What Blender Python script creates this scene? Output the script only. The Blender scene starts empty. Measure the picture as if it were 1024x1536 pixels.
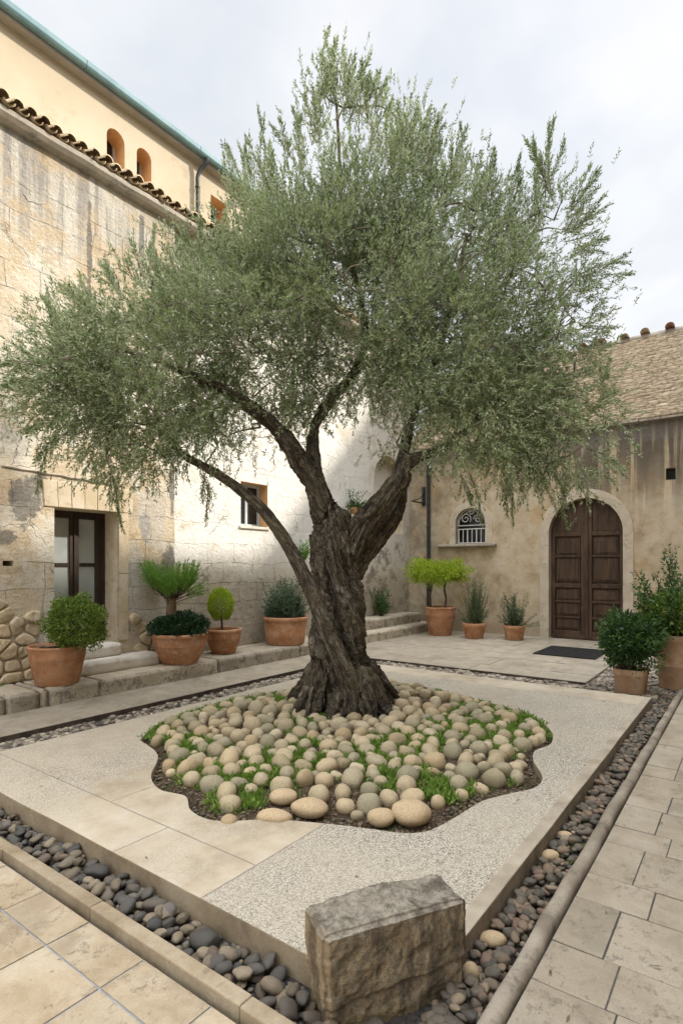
import bpy, bmesh, math, random
import numpy as np
from mathutils import Vector, Matrix, geometry
random.seed(11); RNG = np.random.default_rng(11)
PI = math.pi
SC = bpy.context.scene
COL = SC.collection
# ------------------------------------------------------------------ frame of the place
# world X runs along the left house towards the back of the court, world Y towards the left house
F_, H_, HZ = 844.0, 1.6, 850.0
R2 = np.array([.591, -.807]); F2 = np.array([.807, .591])
def cam2w(X, Y, z): return Vector((X*R2[0]+Y*F2[0], X*R2[1]+Y*F2[1], z))
def G(px, py, z=0.0):
    D = F_*(H_-z)/(py-HZ); return cam2w((px-512)/F_*D, D, z)
def PD(px, py, D): return cam2w((px-512)/F_*D, D, H_+(HZ-py)/F_*D)
def onB(px, py, B):
    xr = (px-512)/F_; D = B/(R2[1]*xr+F2[1]); p = PD(px, py, D); return p.x, p.z
def onA(px, py, A):
    xr = (px-512)/F_; D = A/(R2[0]*xr+F2[0]); p = PD(px, py, D); return p.y, p.z
# ------------------------------------------------------------------ numpy noise
def vnoise(p, seed=0):
    p = np.asarray(p, dtype=np.float64); i = np.floor(p).astype(np.int64); f = p-i; f = f*f*f*(f*(f*6-15)+10)
    out = np.zeros(len(p))
    for dx in (0, 1):
        for dy in (0, 1):
            for dz in (0, 1):
                h = (i[:,0]+dx)*374761393+(i[:,1]+dy)*668265263+(i[:,2]+dz)*2147483647+seed*974711
                h = (h ^ (h >> 13))*1274126177; h = h ^ (h >> 16)
                v = (h & 0xffff)/65535.0
                w = (f[:,0] if dx else 1-f[:,0])*(f[:,1] if dy else 1-f[:,1])*(f[:,2] if dz else 1-f[:,2])
                out += v*w
    return out*2-1
def fbm(p, o=4, seed=0):
    s = 0; a = 1; t = 0
    for k in range(o): s = s+a*vnoise(np.asarray(p)*2**k+17.3*k, seed+k); t += a; a *= .5
    return s/t
def unit(v): return v/np.maximum(np.linalg.norm(v, axis=-1, keepdims=True), 1e-9)
# ------------------------------------------------------------------ objects
def tag(o, label=None, cat=None, group=None, kind=None):
    if label: o['label'] = label
    if cat: o['category'] = cat
    if group: o['group'] = group
    if kind: o['kind'] = kind
    return o
def thing(name, label, cat, loc=(0,0,0), rz=0, group=None):
    o = bpy.data.objects.new(name, None); COL.objects.link(o); o.location = loc; o.rotation_euler = (0,0,rz)
    o.empty_display_size = .2
    return tag(o, label, cat, group)
def link(name, me, parent=None, world=True):
    o = bpy.data.objects.new(name, me); COL.objects.link(o)
    if parent:
        o.parent = parent
        if world:   # mesh was written in world coordinates
            m = Matrix.LocRotScale(parent.location, parent.rotation_euler, None)
            q = parent
            while q.parent: q = q.parent
            if q is not parent: m = Matrix.LocRotScale(q.location, q.rotation_euler, None)
            o.matrix_parent_inverse = Matrix.Identity(4)
            if q is parent and parent.type == 'EMPTY': me.transform(m.inverted())
            elif q is not parent:
                if q.type == 'EMPTY': me.transform(m.inverted())
    return o
def fin(name, bm, mats, parent=None, smooth=False, world=True, bevel=0):
    me = bpy.data.meshes.new(name)
    bmesh.ops.recalc_face_normals(bm, faces=bm.faces)
    bm.to_mesh(me); bm.free()
    if not isinstance(mats, (list, tuple)): mats = [mats]
    for m in mats: me.materials.append(m)
    if smooth: me.shade_smooth()
    o = link(name, me, parent, world)
    if bevel:
        b = o.modifiers.new('bevel', 'BEVEL'); b.width = bevel; b.segments = 2; b.limit_method = 'ANGLE'
    return o
def mesh_np(name, V, faces, mats, parent=None, smooth=False, tint=None, midx=None, world=True, vatt=None):
    V = np.asarray(V, dtype=np.float32); me = bpy.data.meshes.new(name)
    k = faces.shape[1]; n = len(faces)
    me.vertices.add(len(V)); me.vertices.foreach_set('co', V.ravel())
    me.loops.add(n*k); me.loops.foreach_set('vertex_index', faces.astype(np.int32).ravel())
    me.polygons.add(n); me.polygons.foreach_set('loop_start', np.arange(0, n*k, k, dtype=np.int32))
    if not isinstance(mats, (list, tuple)): mats = [mats]
    for m in mats: me.materials.append(m)
    if midx is not None: me.polygons.foreach_set('material_index', midx.astype(np.int32))
    me.update(calc_edges=True)
    if tint is not None:
        a = me.attributes.new('tint', 'FLOAT', 'FACE'); a.data.foreach_set('value', tint.astype(np.float32))
    if vatt is not None:
        a = me.attributes.new('bark', 'FLOAT_VECTOR', 'POINT'); a.data.foreach_set('vector', vatt.astype(np.float32).ravel())
    if smooth: me.shade_smooth()
    return link(name, me, parent, world)
def bx(bm, lo, hi, mi=0):
    vs = [bm.verts.new((x, y, z)) for x in (lo[0], hi[0]) for y in (lo[1], hi[1]) for z in (lo[2], hi[2])]
    for f in ((0,1,3,2),(4,6,7,5),(0,4,5,1),(2,3,7,6),(0,2,6,4),(1,5,7,3)):
        bm.faces.new([vs[i] for i in f]).material_index = mi
    return vs
def box(name, lo, hi, mat, parent=None, bevel=.004):
    bm = bmesh.new(); bx(bm, lo, hi); return fin(name, bm, mat, parent, bevel=bevel)
def tube_np(pts, rad, n=10, cap=True):
    pts = np.array([tuple(p) for p in pts], dtype=float); rad = np.asarray(rad, dtype=float); m = len(pts)
    T = np.gradient(pts, axis=0); T = unit(T)
    ref = np.array([0,0,1.]) if abs(T[0][2]) < .9 else np.array([1.,0,0]); u = unit(np.cross(T[0], ref))
    V = []
    for i in range(m):
        u = unit(u-T[i]*np.dot(u, T[i])); w = np.cross(T[i], u)
        a = np.arange(n)/n*2*PI
        V.append(pts[i]+rad[i]*(np.cos(a)[:,None]*u+np.sin(a)[:,None]*w))
    V = np.concatenate(V); Fc = []
    for i in range(m-1):
        for j in range(n):
            Fc.append((i*n+j, i*n+(j+1)%n, (i+1)*n+(j+1)%n, (i+1)*n+j))
    return V, Fc
def tube(bm, pts, rad, n=10, mi=0):
    V, Fc = tube_np(pts, rad, n); vs = [bm.verts.new(v) for v in V]
    for f in Fc: bm.faces.new([vs[i] for i in f]).material_index = mi
    bm.faces.new(vs[:n][::-1]).material_index = mi; bm.faces.new(vs[-n:]).material_index = mi
def smooth_path(P, k=6):
    P = np.array([tuple(p) for p in P], dtype=float); out = []
    for i in range(len(P)-1):
        p0 = P[max(i-1,0)]; p1 = P[i]; p2 = P[i+1]; p3 = P[min(i+2, len(P)-1)]
        for j in range(k):
            t = j/k; out.append(.5*((2*p1)+(-p0+p2)*t+(2*p0-5*p1+4*p2-p3)*t*t+(-p0+3*p1-3*p2+p3)*t**3))
    out.append(P[-1]); return np.array(out)
# ------------------------------------------------------------------ materials
class NT:
    def __init__(s, name):
        s.m = bpy.data.materials.new(name); s.m.use_nodes = True; s.t = s.m.node_tree; s.t.nodes.clear()
        s.out = s.t.nodes.new('ShaderNodeOutputMaterial')
    def n(s, ty, **kw):
        nd = s.t.nodes.new(ty)
        for k, v in kw.items(): setattr(nd, k, v)
        return nd
    def put(s, sock, v):
        if isinstance(v, bpy.types.NodeSocket): s.t.links.new(v, sock)
        elif v is not None:
            if sock.type == 'RGBA' and len(v) == 3: v = (*v, 1)
            sock.default_value = v
    def pos(s): return s.n('ShaderNodeNewGeometry').outputs['Position']
    def obj(s): return s.n('ShaderNodeTexCoord').outputs['Object']
    def attr(s, name, out='Fac'): return s.n('ShaderNodeAttribute', attribute_name=name).outputs[out]
    def mp(s, v, sc=(1,1,1), loc=(0,0,0), rot=(0,0,0)):
        q = s.n('ShaderNodeMapping'); s.put(q.inputs[0], v); q.inputs['Scale'].default_value = sc
        q.inputs['Location'].default_value = loc; q.inputs['Rotation'].default_value = rot; return q.outputs[0]
    def noise(s, v, sc=1, d=4, r=.55, dist=0):
        q = s.n('ShaderNodeTexNoise'); s.put(q.inputs['Vector'], v); q.inputs['Scale'].default_value = sc
        q.inputs['Detail'].default_value = d; q.inputs['Roughness'].default_value = r; q.inputs['Distortion'].default_value = dist
        return q.outputs['Fac']
    def vor(s, v, sc=1, feat='F1', out='Distance', rnd=1):
        q = s.n('ShaderNodeTexVoronoi', feature=feat); s.put(q.inputs['Vector'], v); q.inputs['Scale'].default_value = sc
        q.inputs['Randomness'].default_value = rnd; return q.outputs[out]
    def math(s, op, a, b=None, c=None, clamp=False):
        q = s.n('ShaderNodeMath', operation=op, use_clamp=clamp); s.put(q.inputs[0], a)
        if b is not None: s.put(q.inputs[1], b)
        if c is not None: s.put(q.inputs[2], c)
        return q.outputs[0]
    def mr(s, v, a, b, c=0, d=1, sm=True):
        q = s.n('ShaderNodeMapRange', interpolation_type='SMOOTHSTEP' if sm else 'LINEAR'); s.put(q.inputs[0], v)
        for i, x in zip((1,2,3,4), (a,b,c,d)): q.inputs[i].default_value = x
        return q.outputs[0]
    def mix(s, f, a, b, mode='MIX'):
        q = s.n('ShaderNodeMix', data_type='RGBA', blend_type=mode); s.put(q.inputs[0], f); s.put(q.inputs[6], a); s.put(q.inputs[7], b)
        return q.outputs[2]
    def ramp(s, f, stops):
        q = s.n('ShaderNodeValToRGB'); e = q.color_ramp.elements
        while len(e) < len(stops): e.new(.5)
        for el, (p, c) in zip(e, stops): el.position = p; el.color = (*c, 1)
        s.put(q.inputs[0], f); return q.outputs[0]
    def sep(s, v):
        q = s.n('ShaderNodeSeparateXYZ'); s.put(q.inputs[0], v); return q.outputs
    def comb(s, x, y, z):
        q = s.n('ShaderNodeCombineXYZ'); s.put(q.inputs[0], x); s.put(q.inputs[1], y); s.put(q.inputs[2], z); return q.outputs[0]
    def vadd(s, a, b, sc=1.0):
        q = s.n('ShaderNodeVectorMath', operation='MULTIPLY_ADD'); s.put(q.inputs[0], b); q.inputs[1].default_value = (sc,sc,sc); s.put(q.inputs[2], a); return q.outputs[0]
    def ncol(s, v, sc, d=3):
        q = s.n('ShaderNodeTexNoise'); s.put(q.inputs['Vector'], v); q.inputs['Scale'].default_value = sc; q.inputs['Detail'].default_value = d
        r = s.n('ShaderNodeVectorMath', operation='SUBTRACT'); s.put(r.inputs[0], q.outputs['Color']); r.inputs[1].default_value = (.5,.5,.5); return r.outputs[0]
    def bump(s, h, st=.5, dist=.02, nrm=None):
        q = s.n('ShaderNodeBump'); q.inputs['Strength'].default_value = st; q.inputs['Distance'].default_value = dist
        s.put(q.inputs['Height'], h)
        if nrm is not None: s.put(q.inputs['Normal'], nrm)
        return q.outputs[0]
    def surf(s, col, rough=.85, nrm=None, spec=.3, metal=0, trans=0):
        q = s.n('ShaderNodeBsdfPrincipled'); s.put(q.inputs['Base Color'], col); s.put(q.inputs['Roughness'], rough)
        q.inputs['Specular IOR Level'].default_value = spec; q.inputs['Metallic'].default_value = metal
        if nrm is not None: s.put(q.inputs['Normal'], nrm)
        o = q.outputs[0]
        if trans:
            t = s.n('ShaderNodeBsdfTranslucent'); s.put(t.inputs[0], col); m = s.n('ShaderNodeMixShader'); m.inputs[0].default_value = trans
            s.t.links.new(o, m.inputs[1]); s.t.links.new(t.outputs[0], m.inputs[2]); o = m.outputs[0]
        s.t.links.new(o, s.out.inputs[0]); return s.m
M = {}
def brick(N, v, bw, rh, mortar, off=.5, sq=1, sqf=2, smooth=.1):
    q = N.n('ShaderNodeTexBrick', offset=off, squash=sq, squash_frequency=sqf); N.put(q.inputs['Vector'], v)
    q.inputs['Color1'].default_value = (0,0,0,1); q.inputs['Color2'].default_value = (1,1,1,1); q.inputs['Mortar'].default_value = (.5,.5,.5,1)
    q.inputs['Scale'].default_value = 1; q.inputs['Mortar Size'].default_value = mortar; q.inputs['Mortar Smooth'].default_value = smooth
    q.inputs['Brick Width'].default_value = bw; q.inputs['Row Height'].default_value = rh; q.inputs['Bias'].default_value = 0
    return q.outputs['Color'], q.outputs['Fac']
def mat_leftwall():
    N = NT('old limestone'); p = N.pos(); x, y, z = N.sep(p)
    w = N.vadd(p, N.ncol(p, 1.1, 4), .22); wx, wy, wz = N.sep(w)
    v = N.comb(wx, wz, 0.0)
    bc, bf = brick(N, v, .62, .33, .007, .37, .7, 3, .3)
    big = N.noise(p, .9, 5, .6); med = N.noise(p, 4.5, 6, .65); fine = N.noise(p, 38, 5, .7); pit = N.noise(N.mp(p, (1,1,1.6)), 14, 6, .75)
    col = N.ramp(N.math('ADD', N.math('MULTIPLY', big, .55), N.math('MULTIPLY', med, .5)), [(.36,(.44,.37,.27)),(.48,(.58,.51,.40)),(.58,(.66,.60,.50)),(.72,(.75,.70,.61))])
    # single blocks keep their own tint
    col = N.mix(N.math('MULTIPLY', N.mr(bc, .55, 1), .35), col, (.60,.43,.24))
    col = N.mix(N.math('MULTIPLY', N.mr(bc, .35, 0), .35), col, (.78,.73,.64))
    # whitewashed stretch right of the straight joint
    edge = N.math('ADD', x, N.math('MULTIPLY', N.math('SUBTRACT', med, .5), .25))
    ws = N.math('MULTIPLY', N.mr(edge, 5.46, 5.52), N.mr(N.math('ADD', z, N.math('MULTIPLY', big, .9)), 1.75, 2.35))
    wa = N.mr(N.math('ADD', N.noise(p, 1.6, 6, .7), N.math('MULTIPLY', N.mr(z, 3, 5.2), -.10)), .26, .44)
    col = N.mix(N.math('MULTIPLY', ws, N.math('MULTIPLY', wa, .92)), col, (.88,.855,.80))
    hi = N.math('MULTIPLY', N.mr(z, 2.6, 3.4), N.mr(N.noise(p, 1.1, 6, .7), .36, .6))
    col = N.mix(N.math('MULTIPLY', hi, .40), col, (.82,.77,.67))
    # damp grey foot of the wall
    foot = N.math('MULTIPLY', N.mr(N.math('ADD', z, N.math('MULTIPLY', med, .7)), 2.0, 1.35), N.mr(x, 5.3, 6.2))
    col = N.mix(N.math('MULTIPLY', foot, .75), col, N.ramp(pit, [(.3,(.19,.15,.11)),(.5,(.36,.31,.24)),(.7,(.50,.44,.35))]))
    # black lichen near the far corner
    lc = N.math('MULTIPLY', N.mr(x, 10.2, 11.4), N.math('MULTIPLY', N.mr(z, 3.0, 2.2), N.mr(N.noise(p, 2.3, 8, .75), .50, .58)))
    col = N.mix(N.math('MULTIPLY', lc, .85), col, (.055,.05,.045))
    shade = N.mr(x, 9.8, 12.4); col = N.mix(N.math('MULTIPLY', shade, .55), col, (.42,.35,.26))  # shade of the far corner painted into the wall colour
    # rain streaks below the cornice
    st = N.noise(N.mp(p, (5.5,5.5,.42)), 1, 5, .65); st2 = N.noise(N.mp(p, (16,16,.5)), 1, 4, .6)
    sm = N.math('MULTIPLY', N.mr(N.math('ADD', z, N.math('MULTIPLY', med, 1.6)), 5.7, 7.3), N.mr(N.math('ADD', N.math('MULTIPLY', st, .75), N.math('MULTIPLY', st2, .3)), .47, .62))
    col = N.mix(N.math('MULTIPLY', sm, .78), col, (.16,.15,.14))
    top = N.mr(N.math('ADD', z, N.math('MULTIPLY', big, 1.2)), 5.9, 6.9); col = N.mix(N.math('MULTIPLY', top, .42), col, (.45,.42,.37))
    # black crust patches round the lower left
    bp = N.math('MULTIPLY', N.mr(N.noise(p, 1.9, 9, .82), .55, .62), N.math('MULTIPLY', N.mr(z, 3.1, 2.5), N.mr(x, 6.2, 5.3)))
    col = N.mix(N.math('MULTIPLY', bp, .55), col, (.13,.12,.11))
    # ochre weather stains
    oc = N.math('MULTIPLY', N.mr(N.noise(N.vadd(p, N.ncol(p, 3, 2), .2), 1.9, 7, .75), .48, .60), N.mr(x, 6.5, 5.2)); col = N.mix(N.math('MULTIPLY', oc, .6), col, (.56,.42,.25))
    # joints, partly filled
    jm = N.math('MULTIPLY', N.math('MULTIPLY', bf, N.mr(N.noise(p, 1.7, 7, .75), .44, .58)), N.math('SUBTRACT', 1.0, N.math('MULTIPLY', ws, .6)))
    def spot(x0, z0, rx, rz, k=2.4):
        d = N.math('ADD', N.math('POWER', N.math('ABSOLUTE', N.math('DIVIDE', N.math('SUBTRACT', x, x0), rx)), 2), N.math('POWER', N.math('ABSOLUTE', N.math('DIVIDE', N.math('SUBTRACT', z, z0), rz)), 2))
        return N.math('MULTIPLY', N.mr(N.math('ADD', d, N.math('MULTIPLY', N.math('SUBTRACT', N.noise(p, 7, 9, .8), .5), k*2)), 1.1, .5), .9)
    blk = spot(3.28, 2.42, .20, .34)
    for q in ((3.45,2.66,.16,.10),(5.43,2.9,.05,.55),(4.95,2.2,.10,.22),(3.05,1.95,.12,.10),(5.38,1.6,.14,.30),(4.1,5.9,.04,.8),(4.9,6.3,.05,.5)): blk = N.math('MAXIMUM', blk, spot(*q))
    col = N.mix(N.math('MULTIPLY', blk, .8), col, (.11,.105,.10))
    gp = N.math('MAXIMUM', spot(5.08, 2.35, .26, .5, .8), spot(4.8, 1.2, .16, .8, .8)); col = N.mix(N.math('MULTIPLY', gp, .6), col, (.50,.47,.43))
    col = N.mix(N.math('MULTIPLY', jm, .62), col, (.22,.175,.13))
    col = N.mix(.6, col, N.ramp(fine, [(.3,(.62,.62,.62)),(.55,(1,1,1)),(.8,(1.2,1.2,1.2))]), 'MULTIPLY')
    crk = N.mr(N.vor(N.vadd(p, N.ncol(p, 3.5, 4), .5), 1.1, 'DISTANCE_TO_EDGE'), .012, .0)
    crk = N.math('MULTIPLY', crk, N.mr(N.noise(p, 1.2, 3), .46, .56)); col = N.mix(N.math('MULTIPLY', crk, .55), col, (.22,.18,.14))
    h = N.math('ADD', N.math('MULTIPLY', pit, .9), N.math('ADD', N.math('MULTIPLY', fine, .3), N.math('ADD', N.math('MULTIPLY', bc, .25), N.math('ADD', N.math('MULTIPLY', jm, -1.2), N.math('MULTIPLY', crk, -.6)))))
    h = N.math('ADD', h, N.math('MULTIPLY', med, 1.2))
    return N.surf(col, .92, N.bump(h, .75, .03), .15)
def mat_stucco():
    N = NT('weathered ochre stucco'); p = N.pos(); x, y, z = N.sep(p)
    big = N.noise(p, .8, 6, .6); med = N.noise(p, 3.2, 7, .68); fine = N.noise(p, 42, 4, .7)
    col = N.ramp(N.math('ADD', N.math('MULTIPLY', big, .5), N.math('MULTIPLY', med, .55)), [(.36,(.33,.255,.165)),(.47,(.47,.375,.25)),(.58,(.56,.465,.33)),(.72,(.63,.55,.425))])
    oc = N.mr(N.noise(p, 1.25, 5, .65), .52, .68); col = N.mix(N.math('MULTIPLY', oc, .55), col, (.52,.34,.17))
    # rain streaks from the eaves
    st = N.noise(N.mp(p, (5.2,5.2,.22), (0,1.7,0)), 1, 4, .6); st2 = N.noise(N.mp(p, (14,14,.45)), 1, 5, .6)
    lo = N.math('ADD', z, N.math('MULTIPLY', N.noise(N.mp(p, (2.5,2.5,.3)), 1, 2), 1.9))
    sm = N.math('MULTIPLY', N.mr(lo, 3.2, 5.0), N.mr(N.math('ADD', N.math('MULTIPLY', st, .8), N.math('MULTIPLY', st2, .25)), .46, .56))
    sm = N.math('MULTIPLY', sm, N.mr(y, 3.6, 3.0, .25, 1))
    col = N.mix(N.math('MULTIPLY', sm, .85), col, (.082,.068,.054))
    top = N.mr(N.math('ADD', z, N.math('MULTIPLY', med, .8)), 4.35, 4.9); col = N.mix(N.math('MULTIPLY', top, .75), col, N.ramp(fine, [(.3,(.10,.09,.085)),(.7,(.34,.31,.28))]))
    col = N.mix(N.math('MULTIPLY', N.mr(N.math('ADD', z, N.math('MULTIPLY', big, .9)), 1.15, .45), .5), col, (.33,.28,.21))
    sp = N.mr(N.noise(p, 5, 9, .8), .58, .66); col = N.mix(N.math('MULTIPLY', sp, .35), col, (.18,.15,.12))
    dk = N.math('MULTIPLY', N.mr(y, 5.9, 7.0), N.mr(N.noise(p, 2.0, 8, .75), .42, .58)); col = N.mix(N.math('MULTIPLY', dk, .5), col, (.17,.15,.125))
    col = N.mix(.4, col, N.ramp(fine, [(.3,(.7,.7,.7)),(.6,(1,1,1)),(.8,(1.15,1.15,1.15))]), 'MULTIPLY')
    h = N.math('ADD', N.math('MULTIPLY', med, 1.3), N.math('MULTIPLY', fine, .3))
    return N.surf(col, .95, N.bump(h, .5, .03), .12)
def mat_simple(name, c1, c2, sc=3, rough=.85, bs=.3, bd=.01, fsc=40, spec=.25, dirt=None, metal=0, obj=False, stretch=(1,1,1)):
    N = NT(name); p = N.obj() if obj else N.pos(); p = N.mp(p, stretch)
    if obj:
        r = N.n('ShaderNodeObjectInfo').outputs['Random']; q = N.n('ShaderNodeVectorMath', operation='ADD'); N.put(q.inputs[0], p); N.put(q.inputs[1], N.math('MULTIPLY', r, 37.0)); p = q.outputs[0]
    a = N.noise(p, sc, 6, .65); f = N.noise(p, fsc, 4, .7)
    col = N.mix(N.mr(a, .35, .65), c1, c2)
    if dirt: col = N.mix(N.math('MULTIPLY', N.mr(N.noise(p, sc*2.3, 8, .78), .52, .64), .7), col, dirt)
    col = N.mix(.35, col, N.ramp(f, [(.3,(.72,.72,.72)),(.6,(1,1,1)),(.8,(1.15,1.15,1.15))]), 'MULTIPLY')
    return N.surf(col, rough, N.bump(N.math('ADD', N.math('MULTIPLY', a, .8), N.math('MULTIPLY', f, .35)), bs, bd), spec, metal)
def mat_paving(name, c1, c2, c3, stain=(.22,.18,.13), rough=.75):
    """worn stone slabs: every slab (mesh island) keeps its own tint"""
    N = NT(name); p = N.pos(); isl = N.n('ShaderNodeNewGeometry').outputs['Random Per Island']
    off = N.comb(N.math('MULTIPLY', isl, 31.0), N.math('MULTIPLY', isl, 17.0), isl); q = N.vadd(p, off, 1.0)
    a = N.noise(q, 3.2, 7, .68, .4); b = N.noise(p, 1.1, 4, .6); f = N.noise(q, 110, 3, .75); v = N.noise(N.mp(q, (2,7,1)), 3, 6, .7)
    col = N.ramp(a, [(.32,c1),(.5,c2),(.68,c3)])
    col = N.mix(.5, col, N.ramp(isl, [(0,(.86,.84,.80)),(.5,(1,1,1)),(1,(1.08,1.05,.99))]), 'MULTIPLY')
    s1 = N.math('MULTIPLY', N.mr(N.noise(q, 16, 9, .85), .53, .62), N.mr(N.noise(q, 2.4, 4, .6), .42, .58)); col = N.mix(N.math('MULTIPLY', s1, .62), col, stain)
    s4 = N.mr(N.noise(N.mp(q, (1,1,1)), 30, 2, .5), .70, .74); col = N.mix(N.math('MULTIPLY', s4, .6), col, stain)
    s3 = N.mr(N.noise(N.vadd(q, N.ncol(q, 2, 3), .3), 1.6, 5, .65), .52, .66); col = N.mix(N.math('MULTIPLY', s3, .55), col, tuple(c*.72 for c in c1))
    s2 = N.mr(v, .60, .68); col = N.mix(N.math('MULTIPLY', s2, .35), col, stain)
    col = N.mix(.45, col, N.ramp(f, [(.3,(.68,.68,.68)),(.6,(1,1,1)),(.8,(1.15,1.15,1.15))]), 'MULTIPLY')
    h = N.math('ADD', N.math('MULTIPLY', a, .8), N.math('ADD', N.math('MULTIPLY', f, .25), N.math('MULTIPLY', s1, -.5)))
    return N.surf(col, N.mr(b, .35, .65, rough-.15, rough+.1), N.bump(h, .45, .008), .35)
def mat_platform():
    N = NT('washed pebble and stone platform'); p = N.pos(); x, y, z = N.sep(p)
    big = N.noise(p, 1.0, 5, .6); med = N.noise(p, 4, 6, .65); n2 = N.noise(p, 75, 3, .8); n3 = N.noise(p, 150, 2, .7)
    vd = N.vor(p, 150, 'F1'); vc = N.vor(p, 150, 'F1', 'Color'); vs = N.sep(vc)[0]
    # smooth worn slabs
    slab = N.ramp(N.math('ADD', N.math('MULTIPLY', big, .5), N.math('MULTIPLY', med, .5)), [(.36,(.34,.275,.19)),(.5,(.45,.38,.28)),(.66,(.53,.47,.375))])
    slab = N.mix(N.math('MULTIPLY', N.mr(n2, .57, .72), .45), slab, (.24,.21,.17))
    # exposed aggregate
    ag = N.ramp(vs, [(.0,(.10,.085,.065)),(.16,(.20,.175,.135)),(.25,(.39,.35,.28)),(.55,(.50,.455,.375)),(1,(.66,.61,.52))])
    ag = N.mix(N.math('MULTIPLY', N.mr(n2, .54, .66), .45), ag, (.16,.14,.115))
    ag = N.mix(N.math('MULTIPLY', N.mr(vd, .45, .7), .7), ag, (.22,.195,.155))
    ag = N.mix(N.math('MULTIPLY', N.mr(big, .36, .60), .45), ag, (.46,.40,.31))
    # where each lies: slabs left of the long joint, aggregate elsewhere
    e = N.math('ADD', N.math('MULTIPLY', N.math('SUBTRACT', med, .5), .5), N.math('MULTIPLY', N.math('SUBTRACT', big, .5), .9))
    m = N.math('MULTIPLY', N.mr(y, 2.036, 2.044), N.math('MULTIPLY', N.mr(N.math('ADD', y, e), 4.0, 3.3), N.mr(N.math('ADD', x, e), 3.3, 2.5)))
    m2 = N.math('MULTIPLY', N.mr(N.math('ADD', y, e), 3.3, 4.2), .35)
    band = N.mr(N.math('ADD', x, N.math('MULTIPLY', e, .3)), 6.88, 6.92)
    m = N.math('MAXIMUM', N.math('MAXIMUM', m, m2), N.math('MULTIPLY', band, .85))
    m = N.math('MAXIMUM', m, N.math('MULTIPLY', N.mr(y, 1.035, 1.025), .9))
    speck = N.math('MULTIPLY', N.mr(N.noise(p, 2.2, 7, .75), .47, .58), .55)
    m = N.math('MULTIPLY', m, N.math('SUBTRACT', 1.0, N.math('MULTIPLY', speck, .5)))
    col = N.mix(m, ag, slab)
    dirt = N.mr(N.noise(N.vadd(p, N.ncol(p, 2, 3), .5), 1.3, 6, .7), .55, .68); col = N.mix(N.math('MULTIPLY', dirt, .40), col, (.33,.27,.20))
    rim = N.math('MULTIPLY', N.mr(N.math('ADD', y, N.math('MULTIPLY', N.math('SUBTRACT', med, .5), .02)), 1.032, 1.022), .75); col = N.mix(rim, col, N.ramp(med, [(.35,(.24,.205,.155)),(.65,(.40,.35,.275))]))
    # saw-cut joints
    jj = None
    for ax, c, lo, hi, oth in ((y,2.04,0,2.68,x),(x,2.05,2.04,9,y),(x,6.9,0,9,y),(y,2.75,1,2.06,x),(y,3.35,2.05,9,x)):
        g = N.mr(N.math('ABSOLUTE', N.math('SUBTRACT', N.math('ADD', ax, N.math('MULTIPLY', N.math('SUBTRACT', med, .5), .012)), c)), .0055, .003)
        g = N.math('MULTIPLY', g, N.math('MULTIPLY', N.math('GREATER_THAN', oth, lo), N.math('LESS_THAN', oth, hi)))
        jj = g if jj is None else N.math('MAXIMUM', jj, g)
    col = N.mix(N.math('MULTIPLY', jj, .65), col, (.17,.16,.15))
    h = N.math('ADD', N.math('MULTIPLY', N.math('SUBTRACT', 1.0, m), N.math('MULTIPLY', N.math('SUBTRACT', .6, vd), 1.2)), N.math('ADD', N.math('MULTIPLY', med, .5), N.math('MULTIPLY', jj, -1.0)))
    return N.surf(col, .8, N.bump(h, .6, .006), .3)
def mat_kerb():
    N = NT('sandstone kerb'); p = N.pos(); a = N.noise(p, 2.6, 6, .65); b = N.noise(p, 9, 8, .75); f = N.noise(p, 70, 3, .7); isl = N.n('ShaderNodeNewGeometry').outputs['Random Per Island']
    col = N.ramp(a, [(.34,(.22,.17,.11)),(.5,(.33,.265,.18)),(.66,(.42,.355,.26))])
    col = N.mix(N.math('MULTIPLY', N.mr(b, .54, .66), .6), col, (.20,.16,.12))
    col = N.mix(.6, col, N.ramp(isl, [(0,(.80,.78,.74)),(1,(1.1,1.08,1.04))]), 'MULTIPLY')
    x, y, z = N.sep(p); gm = N.math('MULTIPLY', N.mr(y, 1.0, .97), N.mr(x, 1.68, 1.72)); col = N.mix(N.math('MULTIPLY', gm, .75), col, N.ramp(b, [(.35,(.12,.10,.08)),(.65,(.27,.235,.185))]))
    col = N.mix(.4, col, N.ramp(f, [(.3,(.7,.7,.7)),(.7,(1.1,1.1,1.1))]), 'MULTIPLY')
    return N.surf(col, .85, N.bump(N.math('ADD', b, N.math('MULTIPLY', f, .4)), .5, .01), .25)
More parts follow.
